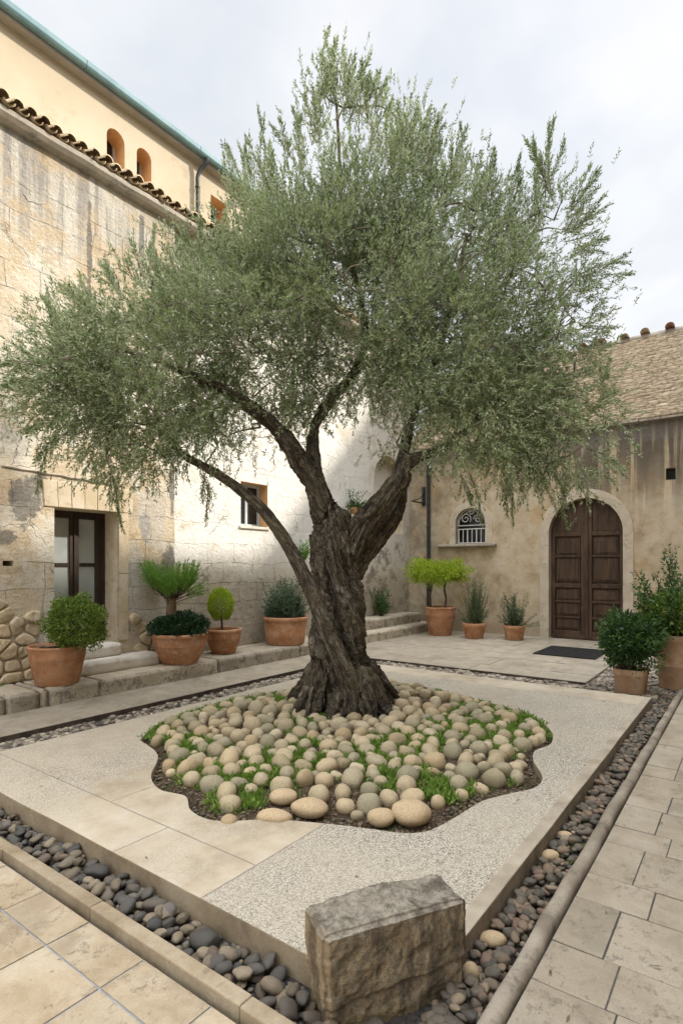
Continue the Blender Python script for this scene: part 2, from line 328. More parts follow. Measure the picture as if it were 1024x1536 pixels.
def mat_pebble(name, stops, lich=None, wet=.5):
    N = NT(name); p = N.obj(); oi = N.n('ShaderNodeObjectInfo'); g = N.n('ShaderNodeNewGeometry')
    r = N.math('FRACT', N.math('ADD', oi.outputs['Random'], g.outputs['Random Per Island']))
    off = N.comb(N.math('MULTIPLY', r, 53.0), N.math('MULTIPLY', r, 29.0), N.math('MULTIPLY', r, 11.0)); q = N.vadd(p, off)
    col = N.ramp(r, stops)
    a = N.noise(q, 14, 6, .7); f = N.noise(q, 120, 3, .8); b = N.noise(N.mp(q, (1,1,3)), 22, 4, .6)
    col = N.mix(N.mr(a, .3, .7), N.mix(1, col, (.62,.60,.57), 'MULTIPLY'), N.mix(1, col, (1.18,1.15,1.1), 'MULTIPLY'))
    col = N.mix(N.math('MULTIPLY', N.mr(f, .56, .66), .5), col, N.mix(1, col, (.42,.40,.38), 'MULTIPLY'))
    col = N.mix(N.math('MULTIPLY', N.mr(f, .42, .34), .35), col, N.mix(1, col, (1.4,1.38,1.35), 'MULTIPLY'))
    vn = N.mr(N.math('ABSOLUTE', N.math('SUBTRACT', N.noise(N.vadd(q, N.ncol(q, 8, 3), .12), 9, 2, .5), .5)), .012, .0); col = N.mix(N.math('MULTIPLY', vn, .35), col, N.mix(1, col, (.5,.46,.42), 'MULTIPLY'))
    if lich: col = N.mix(N.math('MULTIPLY', N.mr(b, .55, .68), .45), col, lich)
    return N.surf(col, N.mr(a, .3, .7, wet, wet+.3), N.bump(N.math('ADD', a, N.math('MULTIPLY', f, .5)), .45, .006), .4)
def mat_leaf(name, c1, c2, under=None, trans=.3, rough=.5, spec=.35):
    N = NT(name); t = N.attr('tint'); col = N.mix(t, c1, c2)
    if under:
        g = N.n('ShaderNodeNewGeometry').outputs['Backfacing']; col = N.mix(g, col, under)
    return N.surf(col, rough, None, spec, 0, trans)
def mat_bark():
    N = NT('olive bark'); v = N.attr('bark', 'Vector'); p = N.pos()
    s = N.noise(N.mp(v, (20,20,5.5)), 1, 9, .78, 1.1); s2 = N.noise(N.mp(v, (45,45,9)), 1, 5, .7, .4); l = N.noise(p, 2.4, 5, .65); f = N.noise(p, 60, 4, .7)
    ck = N.vor(N.vadd(N.mp(v, (34,34,9)), N.ncol(v, 9, 3), 1.6), 1, 'DISTANCE_TO_EDGE')
    col = N.ramp(s, [(.32,(.016,.012,.008)),(.45,(.070,.054,.036)),(.54,(.18,.148,.105)),(.66,(.37,.325,.26))])
    col = N.mix(N.math('MULTIPLY', N.mr(ck, .10, .0), .55), col, (.03,.024,.018))
    col = N.mix(N.math('MULTIPLY', N.mr(l, .50, .66), .55), col, (.15,.125,.07))
    col = N.mix(N.math('MULTIPLY', N.mr(N.noise(p, 5.5, 6, .7), .56, .66), .40), col, (.24,.215,.18))
    z = N.sep(p)[2]
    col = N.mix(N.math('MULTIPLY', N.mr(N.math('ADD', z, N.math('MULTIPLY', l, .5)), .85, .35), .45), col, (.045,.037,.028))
    col = N.mix(.5, col, N.ramp(f, [(.3,(.6,.6,.6)),(.6,(1,1,1)),(.8,(1.3,1.3,1.3))]), 'MULTIPLY')
    h = N.math('ADD', s, N.math('ADD', N.math('MULTIPLY', s2, .6), N.math('MULTIPLY', N.mr(ck, 0, .15), .5)))
    return N.surf(col, .85, N.bump(h, .9, .022), .25)
def mat_wood(name, c1, c2, sc=(18,18,1.2)):
    N = NT(name); p = N.pos(); g = N.noise(N.mp(p, sc), 1, 6, .7, .5); a = N.noise(p, 3, 4)
    col = N.mix(N.mr(g, .35, .65), c1, c2); col = N.mix(N.math('MULTIPLY', N.mr(a, .5, .7), .4), col, tuple(c*1.5 for c in c2))
    return N.surf(col, .55, N.bump(g, .35, .006), .35)
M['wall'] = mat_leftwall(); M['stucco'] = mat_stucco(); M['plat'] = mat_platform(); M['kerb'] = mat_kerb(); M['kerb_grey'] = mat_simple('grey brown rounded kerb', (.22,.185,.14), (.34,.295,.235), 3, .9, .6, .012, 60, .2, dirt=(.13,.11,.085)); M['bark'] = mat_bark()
M['trim'] = mat_simple('dressed stone trim', (.50,.425,.32), (.60,.52,.41), 3, .9, .4, .012, 55, dirt=(.34,.27,.19))
M['lintel'] = mat_simple('ochre ashlar', (.52,.42,.28), (.62,.53,.40), 4, .9, .45, .012, 55, dirt=(.40,.30,.19))
M['reveal'] = mat_simple('ochre plaster reveal', (.50,.34,.19), (.58,.42,.26), 3, .9, .25, .008)
M['reveal_dark'] = mat_simple('shaded stucco reveal', (.38,.30,.20), (.46,.37,.26), 3, .9, .25, .008)
M['cornice'] = mat_simple('weathered cornice', (.34,.30,.25), (.48,.42,.34), 2.2, .9, .5, .02, 40, dirt=(.13,.12,.11))
M['yellow'] = mat_simple('warm yellow render', (.53,.45,.325), (.58,.50,.375), .8, .9, .3, .008, 60, .15, dirt=(.47,.39,.27))
M['orange'] = mat_simple('orange render', (.62,.36,.17), (.66,.42,.22), 2, .9, .1, .004)
M['teal'] = mat_simple('verdigris copper', (.13,.235,.26), (.19,.31,.335), 3, .6, .15, .004, 50, .4)
M['soffit'] = mat_simple('grey soffit', (.26,.24,.21), (.32,.29,.25), 2, .8, .1, .004)
M['iron'] = mat_simple('dark painted iron', (.018,.02,.022), (.04,.043,.046), 12, .5, .2, .003, 60, .4)
M['rust'] = mat_simple('rusty iron edging', (.06,.045,.035), (.11,.085,.065), 8, .8, .3, .004)
M['tile'] = mat_simple('clay roof tile', (.44,.32,.20), (.58,.47,.31), 5, .9, .4, .008, 40, .15, dirt=(.20,.16,.11))
M['redtile'] = mat_simple('red ridge tile', (.33,.13,.075), (.42,.22,.14), 4, .9, .3, .008, 40, .15, dirt=(.16,.14,.12))
M['terra'] = mat_simple('terracotta', (.36,.165,.078), (.50,.27,.15), 4, .85, .35, .005, 60, .2, dirt=(.52,.40,.30), obj=True)
M['terra_old'] = mat_simple('weathered terracotta', (.40,.23,.13), (.48,.34,.22), 6, .85, .3, .004, 70, .2, dirt=(.27,.21,.14), obj=True)
M['soil'] = mat_simple('dark potting soil', (.035,.026,.018), (.07,.05,.034), 20, .95, .8, .02, 80, .1)
M['whitestep'] = mat_simple('pale limestone step', (.62,.57,.49), (.72,.68,.61), 3, .8, .3, .008, 60, .3, dirt=(.44,.37,.29))
def mat_step():
    N = NT('mossy grey step stone'); p = N.pos(); a = N.noise(p, 3, 7, .7); b = N.noise(p, 6, 9, .82); f = N.noise(p, 60, 3, .7); x, y, z = N.sep(p)
    isl = N.n('ShaderNodeNewGeometry').outputs['Random Per Island']
    up = N.sep(N.n('ShaderNodeNewGeometry').outputs['Normal'])[2]
    col = N.ramp(a, [(.35,(.33,.28,.21)),(.5,(.46,.40,.31)),(.65,(.55,.49,.40))])
    stn = N.math('MULTIPLY', N.mr(b, .47, .58), .8); col = N.mix(stn, col, (.13,.115,.09))
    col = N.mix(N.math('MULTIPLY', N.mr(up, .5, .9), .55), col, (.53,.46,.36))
    col = N.mix(.7, col, N.ramp(isl, [(0,(.72,.72,.70)),(1,(1.12,1.1,1.06))]), 'MULTIPLY')
    col = N.mix(.45, col, N.ramp(f, [(.3,(.66,.66,.66)),(.7,(1.12,1.12,1.12))]), 'MULTIPLY')
    return N.surf(col, .9, N.bump(N.math('ADD', b, N.math('MULTIPLY', f, .4)), .6, .015), .2)
M['step'] = mat_step()
M['pave_left'] = mat_paving('warm travertine slabs', (.33,.25,.155), (.44,.355,.245), (.51,.435,.325), (.15,.12,.09))
M['pave_right'] = mat_paving('grey beige slabs', (.26,.215,.155), (.335,.285,.215), (.39,.345,.275), (.15,.12,.09))
M['pave_back'] = mat_paving('worn courtyard slabs', (.25,.21,.155), (.335,.29,.225), (.40,.355,.285), (.15,.125,.095))
M['joint_blue'] = mat_simple('blue grey grout', (.25,.28,.31), (.33,.36,.39), 6, .9, .2, .004)
M['joint_dark'] = mat_simple('dark grout', (.07,.068,.066), (.11,.105,.10), 6, .9, .2, .004)
M['joint_pale'] = mat_simple('sandy grout', (.28,.24,.19), (.36,.32,.26), 6, .9, .2, .004)
M['earth'] = mat_simple('dusty ground', (.30,.25,.19), (.38,.33,.26), 1, .95, .4, .02, 30, .1)
M['gravelbed'] = mat_simple('dark gravel', (.035,.032,.03), (.09,.08,.07), 45, .9, 1.0, .02, 140, .2)
def mat_bedsoil():
    N = NT('bark mulch and soil'); p = N.pos(); v = N.vor(N.vadd(p, N.ncol(p, 20, 2), .03), 70, 'F1', 'Color'); s = N.sep(v)[0]; f = N.noise(p, 55, 6, .8); a = N.noise(p, 2.5, 6, .7)
    col = N.ramp(s, [(0,(.04,.027,.018)),(.45,(.10,.068,.043)),(.8,(.20,.145,.095)),(1,(.34,.27,.19))])
    col = N.mix(N.mr(f, .45, .6), col, (.055,.042,.026)); col = N.mix(N.math('MULTIPLY', N.mr(a, .54, .64), .7), col, (.06,.085,.022))
    return N.surf(col, .95, N.bump(N.math('ADD', s, f), 1, .02), .15)
M['bedsoil'] = mat_bedsoil()
M['cobble'] = mat_pebble('pale river cobble', [(0,(.33,.28,.18)),(.14,(.50,.42,.28)),(.3,(.34,.31,.22)),(.45,(.54,.43,.28)),(.58,(.42,.37,.26)),(.7,(.30,.275,.19)),(.82,(.46,.355,.215)),(.92,(.58,.50,.36)),(1,(.38,.33,.23))], (.19,.20,.09), .6)
M['cobble_tan'] = mat_pebble('tan boulder', [(0,(.44,.33,.205)),(.5,(.54,.42,.27)),(1,(.47,.36,.23))], None, .6)
M['pebdark'] = mat_pebble('dark basalt pebble', [(0,(.055,.053,.051)),(.2,(.10,.092,.082)),(.34,(.14,.11,.08)),(.48,(.075,.074,.074)),(.60,(.19,.155,.11)),(.74,(.29,.245,.175)),(.82,(.12,.085,.065)),(.92,(.20,.17,.13)),(1,(.105,.11,.115))], None, .38)
M['pebright'] = mat_pebble('mixed channel pebble', [(0,(.060,.055,.048)),(.2,(.11,.095,.076)),(.45,(.15,.125,.095)),(.62,(.085,.075,.063)),(.78,(.23,.17,.115)),(.9,(.16,.105,.08)),(1,(.29,.235,.165))], (.085,.10,.05), .45)
M['pebgrey'] = mat_pebble('grey brown grit', [(0,(.10,.085,.07)),(.35,(.20,.175,.145)),(.7,(.33,.29,.235)),(1,(.48,.42,.34))], None, .6)
def mat_block():
    N = NT('old hewn block'); p = N.obj(); a = N.noise(p, 5, 8, .72); b = N.noise(p, 30, 6, .75); f = N.noise(p, 140, 3, .7); x, y, z = N.sep(p); nz = N.sep(N.n('ShaderNodeNewGeometry').outputs['Normal'])
    col = N.ramp(a, [(.33,(.13,.108,.076)),(.5,(.24,.205,.15)),(.66,(.35,.31,.24))])
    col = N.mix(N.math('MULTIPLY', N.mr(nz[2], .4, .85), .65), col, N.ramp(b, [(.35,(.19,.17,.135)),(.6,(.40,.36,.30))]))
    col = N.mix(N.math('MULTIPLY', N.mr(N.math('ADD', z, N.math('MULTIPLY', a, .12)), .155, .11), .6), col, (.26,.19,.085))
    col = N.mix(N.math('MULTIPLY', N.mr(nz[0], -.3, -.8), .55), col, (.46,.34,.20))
    drk = N.noise(N.mp(p, (9,9,1.8)), 1, 6, .7); col = N.mix(N.math('MULTIPLY', N.mr(drk, .50, .62), .6), col, (.075,.06,.045))
    col = N.mix(.6, col, N.ramp(b, [(.3,(.55,.55,.55)),(.55,(1,1,1)),(.8,(1.3,1.3,1.3))]), 'MULTIPLY')
    col = N.mix(.5, col, N.ramp(f, [(.35,(.6,.6,.6)),(.65,(1.2,1.2,1.2))]), 'MULTIPLY')
    return N.surf(col, .95, N.bump(N.math('ADD', a, N.math('ADD', N.math('MULTIPLY', b, .8), N.math('MULTIPLY', f, .3))), .8, .02), .15)
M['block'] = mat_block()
M['rubble'] = mat_paving('honey rubble stone', (.42,.32,.19), (.54,.43,.28), (.62,.53,.40), (.20,.16,.11), .95)
M['darkwood'] = mat_wood('dark brown door wood', (.034,.019,.011), (.095,.055,.031))
M['frame'] = mat_wood('dark window wood', (.022,.014,.010), (.045,.028,.02))
M['bluewood'] = mat_wood('pale blue painted frame', (.40,.44,.47), (.52,.56,.58))
M['whiteiron'] = mat_simple('white painted grille', (.55,.54,.51), (.68,.66,.62), 10, .5, .1, .002, 60, .4)
def mat_glass(name, c1, c2, r=.15):
    N = NT(name); p = N.pos(); a = N.noise(p, 2.2, 2); return N.surf(N.mix(N.mr(a, .35, .65), c1, c2), r, None, .5)
M['curtain'] = mat_glass('pane over white curtain', (.30,.33,.33), (.40,.43,.42), .12)
M['darkglass'] = mat_glass('dark pane', (.012,.014,.017), (.03,.033,.038), .08)
M['roofstone'] = mat_paving('thin roof stones', (.26,.19,.12), (.42,.33,.22), (.56,.47,.34), (.20,.16,.11), .9)
M['mat'] = mat_simple('black rubber', (.015,.015,.016), (.035,.034,.033), 12, .7, .3, .003)
M['olive'] = mat_leaf('olive leaf', (.085,.13,.032), (.31,.38,.155), (.40,.46,.28), .34, .45, .4)
M['box'] = mat_leaf('box leaf', (.07,.13,.018), (.24,.33,.055), None, .3)
M['fern'] = mat_leaf('bright fern leaf', (.10,.23,.025), (.22,.40,.06), None, .35)
M['darkleaf'] = mat_leaf('dark glossy leaf', (.016,.045,.018), (.04,.085,.032), None, .15, .35)
M['lime'] = mat_leaf('lime leaf', (.24,.36,.02), (.48,.58,.06), None, .35)
M['greygreen'] = mat_leaf('grey green leaf', (.06,.11,.06), (.16,.22,.13), None, .25)
M['rosemary'] = mat_leaf('rosemary leaf', (.06,.10,.045), (.13,.18,.085), None, .25)
M['midleaf'] = mat_leaf('mid green leaf', (.035,.085,.02), (.085,.17,.04), None, .25, .4)
M['grassleaf'] = mat_leaf('fresh grass blade', (.10,.20,.025), (.26,.38,.07), None, .35)
M['stem'] = mat_simple('brown stem', (.07,.05,.035), (.14,.10,.07), 15, .9, .5, .01, 60, .15, obj=True)
M['frondstem'] = mat_simple('fibrous stem', (.14,.095,.055), (.24,.17,.10), 25, .9, .8, .01, 60, .15, obj=True)
def mat_twig():
    N = NT('olive twig'); p = N.pos(); a = N.noise(p, 12, 3); return N.surf(N.mix(a, (.12,.095,.07), (.30,.26,.20)), .85, None, .2)
M['twig'] = mat_twig()
# ------------------------------------------------------------------ ground
def structure(o): return tag(o, kind='structure')
Z_BED = -.045
bm = bmesh.new(); bx(bm, (-60,-60,-.6), (60,60,-.10)); structure(fin('ground', bm, M['earth']))
PA0, PA1, PB0, PB1, PZ = 1.70, 7.40, .955, 5.0, .08
def slabs(name, rects, z, mat, jmat, gap=.005, th=.03, jz=-.006, jit=.003, bounds=None):
    """one sheet of separate bevelled slabs over a grout sheet"""
    bm = bmesh.new()
    for (x0, y0, x1, y1) in rects:
        dz = random.uniform(-jit, jit)
        vs = bx(bm, (x0+gap/2, y0+gap/2, z-th+dz), (x1-gap/2, y1-gap/2, z+dz))
        t = random.uniform(-.0018, .0018) if jz < -.0056 else random.uniform(-.001, .001)
        for v in vs:
            if v.co.z > z-th/2: v.co.z += t*(v.co.x-x0)/max(x1-x0, .1)
    o = fin(name, bm, mat, bevel=.0025); structure(o)
    if bounds:
        b = bmesh.new(); bx(b, (bounds[0], bounds[1], z-.12), (bounds[2], bounds[3], z+jz)); structure(fin(name+'_grout', b, jmat))
    return o
rects = []
ya = [-2.2+.40*i for i in range(0, 26)]
yl = [1.59+.41*i for i in range(-9, 18)]
xl = [1.375, 1.18, .78, .38, -.02, -.42, -.82, -1.22, -1.62]
for i in range(len(xl)-1):
    for j in range(len(yl)-1): rects.append((xl[i+1], yl[j], xl[i], yl[j+1]))
slabs('paving_left', [r for r in rects if r[1] > .6], 0, M['pave_left'], M['joint_blue'], .008, jz=-.0055, jit=.0012, bounds=(-1.62, 1.0, 1.375, 8.5))
rects = []
rows = [-1.2,-.8,-.53,-.12,.15,.55,.82,1.21,1.48,1.83,2.20,2.478,2.87,3.137,3.555,3.805,4.18,4.5,4.86,5.12,5.5,5.77,6.15,6.42,6.8,7.07,7.5,7.8,8.2,8.5]
for i in range(len(rows)-1):
    L = .36 if rows[i+1]-rows[i] > .33 else .46
    y = .70; k = 0; first = random.uniform(.2, .34)
    while y > -2.3:
        w = first if k == 0 else L; rects.append((rows[i], y-w, rows[i+1], y)); y -= w; k += 1
slabs('paving_right', rects, 0, M['pave_right'], M['joint_dark'], .006, bounds=(-1.2,-2.8,8.5,.70))
rects = []; x = 8.22; i = 0
while x < 13.0:
    w = [.62,.80,.55,.9,.7,.66,.75][i % 7]; x1 = min(x+w, 13.0); y = 1.87-.3*(i % 2); 
    while y < 6.5:
        L = random.uniform(.7,1.15); y1 = y+L if y+L < 6.15 else 6.5; rects.append((x, max(y,1.87), x1, y1)); y = y1
    x = x1; i += 1
slabs('terrace', rects, 0, M['pave_back'], M['joint_pale'], .006, bounds=(8.22,1.87,13.0,6.5))
rects = []; x = -3.0
while x < 8.2:
    w = random.uniform(1.1,1.7); rects.append((x, 5.66, min(x+w,8.215), 6.5)); x += w
slabs('path', rects, 0, M['pave_back'], M['joint_pale'], .006, bounds=(-3.0,5.66,8.215,6.5))
# far right corner: gravel with pots
bm = bmesh.new(); bx(bm, (8.5,-2.3,-.1), (13.0,1.865,-.045)); structure(fin('gravel_bed', bm, M['gravelbed']))
bm = bmesh.new(); bx(bm, (1.47,.79,-.1), (8.2,5.64,Z_BED)); structure(fin('channel_floor', bm, M['gravelbed']))
# the bed outline traced on the platform
OUT = [(210,1110),(237,1132),(227,1163),(240,1184),(278,1194),(287,1216),(325,1231),(400,1229),(465,1233),(540,1241),(600,1249),(642,1246),(682,1226),(722,1202),(765,1190),(802,1181),(813,1165),(800,1142),(802,1126),(826,1115),(824,1094),(790,1071),(722,1051),(645,1032),(585,1023),(500,1024),(430,1034),(360,1047),(290,1066),(236,1088)]
outline = smooth_path([G(x, y, PZ) for x, y in OUT+OUT[:1]], 5)[:-1]
poly2 = [Vector((p[0], p[1])) for p in outline]
def inside(x, y, P=poly2):
    c = False; j = len(P)-1
    for i in range(len(P)):
        if (P[i].y > y) != (P[j].y > y) and x < (P[j].x-P[i].x)*(y-P[i].y)/(P[j].y-P[i].y)+P[i].x: c = not c
        j = i
    return c
OP = np.array([(p.x, p.y) for p in poly2])
def bdist(x, y): return float(np.min(np.hypot(OP[:,0]-x, OP[:,1]-y)))
def sheet_with_hole(bm, outer, hole, z, zlo, mi=0, side=1):
    vo = [bm.verts.new((x, y, z)) for x, y in outer]; vh = [bm.verts.new((x, y, z)) for x, y in hole]
    eo = [bm.edges.new((vo[i], vo[(i+1) % len(vo)])) for i in range(len(vo))]; eh = [bm.edges.new((vh[i], vh[(i+1) % len(vh)])) for i in range(len(vh))]
    bmesh.ops.triangle_fill(bm, use_beauty=True, edges=eo+eh)
    for f in bm.faces: f.material_index = mi
    for vs in (vo, vh):
        lo = [bm.verts.new((v.co.x, v.co.y, zlo)) for v in vs]
        for i in range(len(vs)):
            j = (i+1) % len(vs); bm.faces.new((vs[i], vs[j], lo[j], lo[i])).material_index = side
def chip_line(p, q, n=22, amp=.006):
    p = np.array(p, float); q = np.array(q, float); t = np.linspace(0, 1, n, endpoint=False); d = unit(q-p); nn = np.array([-d[1], d[0]])
    off = fbm(np.c_[t*9, t*0+p[0], t*0+p[1]], 3)*amp; off[0] = 0
    return [tuple(p+(q-p)*a+nn*o) for a, o in zip(t, off)]
outer = chip_line((PA0,1.22),(PA0,PB1),40)+chip_line((PA0,PB1),(PA1,PB1),30)+chip_line((PA1,PB1),(PA1,PB0),30)+chip_line((PA1,PB0),(2.11,PB0),50)+[(2.11,PB0)]
outer = outer[::-1]
bm = bmesh.new(); sheet_with_hole(bm, outer, [(p.x, p.y) for p in poly2], PZ, -.09)
structure(fin('platform', bm, [M['plat'], M['kerb']], bevel=.006))
# kerbs
def kerb(name, along, c0, c1, s0, s1, z, L=.62, rnd=False):
    bm = bmesh.new(); s = s0
    while s < s1-.02:
        e = min(s+L*random.uniform(.8,1.2), s1)
        if rnd:
            n = 9; m = 7; cc = (c0+c1)/2; hw = (c1-c0)/2; rows_ = []
            for k in range(m):
                t = s+.002+(e-s-.004)*k/(m-1); wob = .004*math.sin(t*5.1)+.003*math.sin(t*13); r = []
                for q in range(n):
                    a = PI*q/(n-1); x = cc+wob-hw*math.cos(a)*(1.0 if q in (0, n-1) else 1.02); zz = z-.05+.05*math.sin(a)**.6+.002*math.sin(t*17+q)
                    r.append(bm.verts.new((t, x, zz) if along == 'x' else (x, t, zz)))
                r = [bm.verts.new((t, cc+wob-hw, -.1))]+r+[bm.verts.new((t, cc+wob+hw, -.1))]
                rows_.append(r)
            for k in range(m-1):
                for q in range(len(rows_[0])-1): bm.faces.new((rows_[k][q], rows_[k][q+1], rows_[k+1][q+1], rows_[k+1][q]))
            bm.faces.new(rows_[0]); bm.faces.new(rows_[-1][::-1])
        else:
            j = random.uniform(-.002,.002)
            if along == 'x': bx(bm, (s+.001, c0+j, -.1), (e-.001, c1+j, z+j))
            else: bx(bm, (c0+j, s+.001, -.1), (c1+j, e-.001, z+j))
        s = e
    return structure(fin(name, bm, M['kerb_grey' if rnd else 'kerb'], smooth=rnd, bevel=0 if rnd else .007))
kerb('kerb_front', 'y', 1.396, 1.462, .68, 5.64, .04, .95)
kerb('kerb_right', 'x', .708, .780, 1.475, 8.5, .035, 1.1, True)
bm = bmesh.new(); bx(bm, (-2.0,5.64,-.1), (8.2,5.656,.012)); bx(bm, (8.2,1.865,-.1), (8.216,5.656,.006)); structure(fin('channel_edging', bm, M['rust']))
# steps along the left house
def rough_blocks(name, segs, mat, amp=.012):
    V, Fs = [], []; o = 0
    for lo, hi in segs:
        lo = np.array(lo, float); hi = np.array(hi, float); L = hi-lo; n = np.maximum((L/.05).astype(int), 1); n = np.minimum(n, 60)
        bmq = bmesh.new(); bx(bmq, lo, hi)
        bmesh.ops.bevel(bmq, geom=bmq.edges[:], offset=.018, segments=2, affect='EDGES')
        for ax in range(3):
            for k in range(1, n[ax]):
                c = [0,0,0]; c[ax] = lo[ax]+L[ax]*k/n[ax]; nn = [0,0,0]; nn[ax] = 1
                bmesh.ops.bisect_plane(bmq, geom=bmq.verts[:]+bmq.edges[:]+bmq.faces[:], plane_co=c, plane_no=nn)
        bmesh.ops.triangulate(bmq, faces=bmq.faces[:]); bmq.verts.index_update()
        v = np.array([x.co[:] for x in bmq.verts]); f = np.array([[q.index for q in fc.verts] for fc in bmq.faces]); bmq.free()
        c = (lo+hi)/2; dirn = unit((v-c)/(L/2)); v = v+dirn*(fbm(v*7, 4)[:,None]*amp)
        V.append(v); Fs.append(f+o); o += len(v)
    return structure(mesh_np(name, np.concatenate(V), np.concatenate(Fs), mat, smooth=True))
segs = []; x = -2.5
for w in ([.9,.85,.6,.75,.55,.62,.33,.36,.30,.36,.10,.62,1.9,1.9,1.9,1.6,1.9]):
    segs.append(((x+.006,6.5,-.1),(min(x+w,12.98)-.006,7.19,.2))); x += w
    if x > 12.9: break
rough_blocks('step_lower', segs, M['step'], .010)
rough_blocks('step_upper', [((9.45,6.83,.15),(11.0,7.31,.43)),((11.012,6.83,.15),(12.75,7.31,.43))], M['step'], .012)
bm = bmesh.new(); bx(bm, (5.5,7.18,-.1), (12.98,7.33,.196)); structure(fin('step_back', bm, M['step']))
rough_blocks('door_step_stone', [((3.55,6.86,.19),(4.98,7.20,.375)),((3.62,7.06,.374),(4.50,7.34,.545))], M['whitestep'], .006)
# ------------------------------------------------------------------ walls
def panel(bm, ax, c, outer, holes, depth, out_depth, mi=0, rmi=1, back=True):
    """ax 'B': face at y=c seen from -y, 2D=(x,z). ax 'A': face at x=c seen from -x, 2D=(y,z)"""
    P = (lambda u, v, d=0: (u, c+d, v)) if ax == 'B' else (lambda u, v, d=0: (c+d, u, v))
    es = []; loops = []
    for L in [outer]+holes:
        vs = [bm.verts.new(P(*p)) for p in L]; loops.append(vs)
        es += [bm.edges.new((vs[i], vs[(i+1) % len(vs)])) for i in range(len(vs))]
    before = set(bm.faces); bmesh.ops.triangle_fill(bm, use_beauty=True, edges=es)
    for f in bm.faces:
        if f not in before: f.material_index = mi
    for k, (L, vs) in enumerate(zip([outer]+holes, loops)):
        d = out_depth if k == 0 else depth
        bk = [bm.verts.new(P(p[0], p[1], d)) for p in L]
        for i in range(len(vs)):
            j = (i+1) % len(vs); bm.faces.new((vs[i], vs[j], bk[j], bk[i])).material_index = mi if k == 0 else rmi
        if k == 0 and back: bm.faces.new(bk).material_index = mi
def rect(x0, z0, x1, z1): return [(x0,z0),(x1,z0),(x1,z1),(x0,z1)]
def arch(x0, z0, x1, zt, n=14, flat=1.0):
    r = (x1-x0)/2; c = (x0+x1)/2; h = r*flat
    return [(x0,z0),(x1,z0)]+[(c+r*math.cos(PI*i/n), zt-h+h*math.sin(PI*i/n)) for i in range(n+1)]
def frame2d(bm, ax, c, outer, inner, t, mi=0):
    """flat ring between two loops of equal length, t thick (towards +depth)"""
    P = (lambda u, v, d: (u, c+d, v)) if ax == 'B' else (lambda u, v, d: (c+d, u, v))
    n = len(outer); a = [[bm.verts.new(P(*p, d)) for p in L] for L in (outer, inner) for d in (0, t)]
    for i in range(n):
        j = (i+1) % n
        for q, r in ((0,2),(1,3),(0,1),(2,3)): bm.faces.new((a[q][i], a[q][j], a[r][j], a[r][i])).material_index = mi
def bxp(bm, ax, c, u0, v0, u1, v1, t, mi=0):
    if ax == 'B': bx(bm, (u0,c,v0), (u1,c+t,v1), mi)
    else: bx(bm, (c,u0,v0), (c+t,u1,v1), mi)
B1, B2 = 7.20, 7.32
house = thing('stone_house', 'long old limestone house on the left with stained whitewashed wall and tiled ledge', 'house', (5,7.3,0))
# front part (thicker) with the glazed door
DW = (3.63, .54, 4.53, 2.36)
bm = bmesh.new()
hole_small = rect(*[v for v in (onB(6.5,850,B1)[0] if 0 else 1.98, 0)][:0] or (0,0,0,0)) if 0 else None
hl = [rect(*DW)]; hx, hz = onB(4, 841, B1); hx2, hz2 = onB(20, 849, B1); hl.append(rect(hx, hz2-.0, hx2, hz))
panel(bm, 'B', B1, [(-6,-.1),(5.48,-.1),(5.48,3.3),(5.48,6.9),(-6,6.9)], hl, .36, .10, back=False)
sw0 = onB(361, 788, B2); sw1 = onB(401, 724, B2); SWN = (sw0[0], sw0[1], sw1[0], sw1[1]-.05)
nic0 = onB(560, 800, B2); nic1 = onB(604, 687, B2)
panel(bm, 'B', B2, [(5.0,-.1),(13.3,-.1),(13.3,6.9),(5.0,6.9)], [rect(*SWN), arch(11.3, 2.45, 12.66, 4.35, 14)], .30, 1.2)
bx(bm, (-6,7.45,-.1), (-5.9,8.6,6.9)); bx(bm, (DW[0]-.2,B1+.45,.3), (DW[2]+.2,B1+.55,2.6)); 
bx(bm, (11.0,B2+.24,2.3), (12.9,B2+.32,4.5))
bx(bm, (hx-.1,B1+.3,hz2-.1), (hx2+.1,B1+.4,hz+.1), 2)
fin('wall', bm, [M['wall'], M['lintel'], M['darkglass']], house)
# flat arch over the door
bm = bmesh.new(); n = 7; xa, xb = 3.50, 4.74
for i in range(n):
    t0 = i/n; t1 = (i+1)/n; f = lambda t, z: xa+(xb-xa)*t+(t-.5)*(.05 if z else 0)
    y0 = B1-.014-random.uniform(0,.006); g = .003
    v = [(f(t0,0)+g,y0,2.365),(f(t1,0)-g,y0,2.365),(f(t1,1)-g,y0,2.70),(f(t0,1)+g,y0,2.70)]
    a = [bm.verts.new(q) for q in v]; b = [bm.verts.new((q[0], B1+.02, q[2])) for q in v]
    bm.faces.new(a); bm.faces.new(b[::-1])
    for k in range(4): bm.faces.new((a[k], a[(k+1)%4], b[(k+1)%4], b[k]))
bx(bm, (DW[2],B1-.012,.56), (DW[2]+.15,B1+.02,.95)); bx(bm, (DW[2],B1-.010,.955), (DW[2]+.15,B1+.02,1.5)); bx(bm, (DW[2],B1-.013,1.505), (DW[2]+.15,B1+.02,2.36))
fin('lintel', bm, M['lintel'], house, bevel=.006)
bm = bmesh.new(); tube(bm, [(3.02+.1*i, B1-.012, 2.80-.004*i+.006*math.sin(i*2.1)) for i in range(15)], [.014+.004*math.sin(i*1.7) for i in range(15)], 6); fin('drip_ledge', bm, M['cornice'], house)
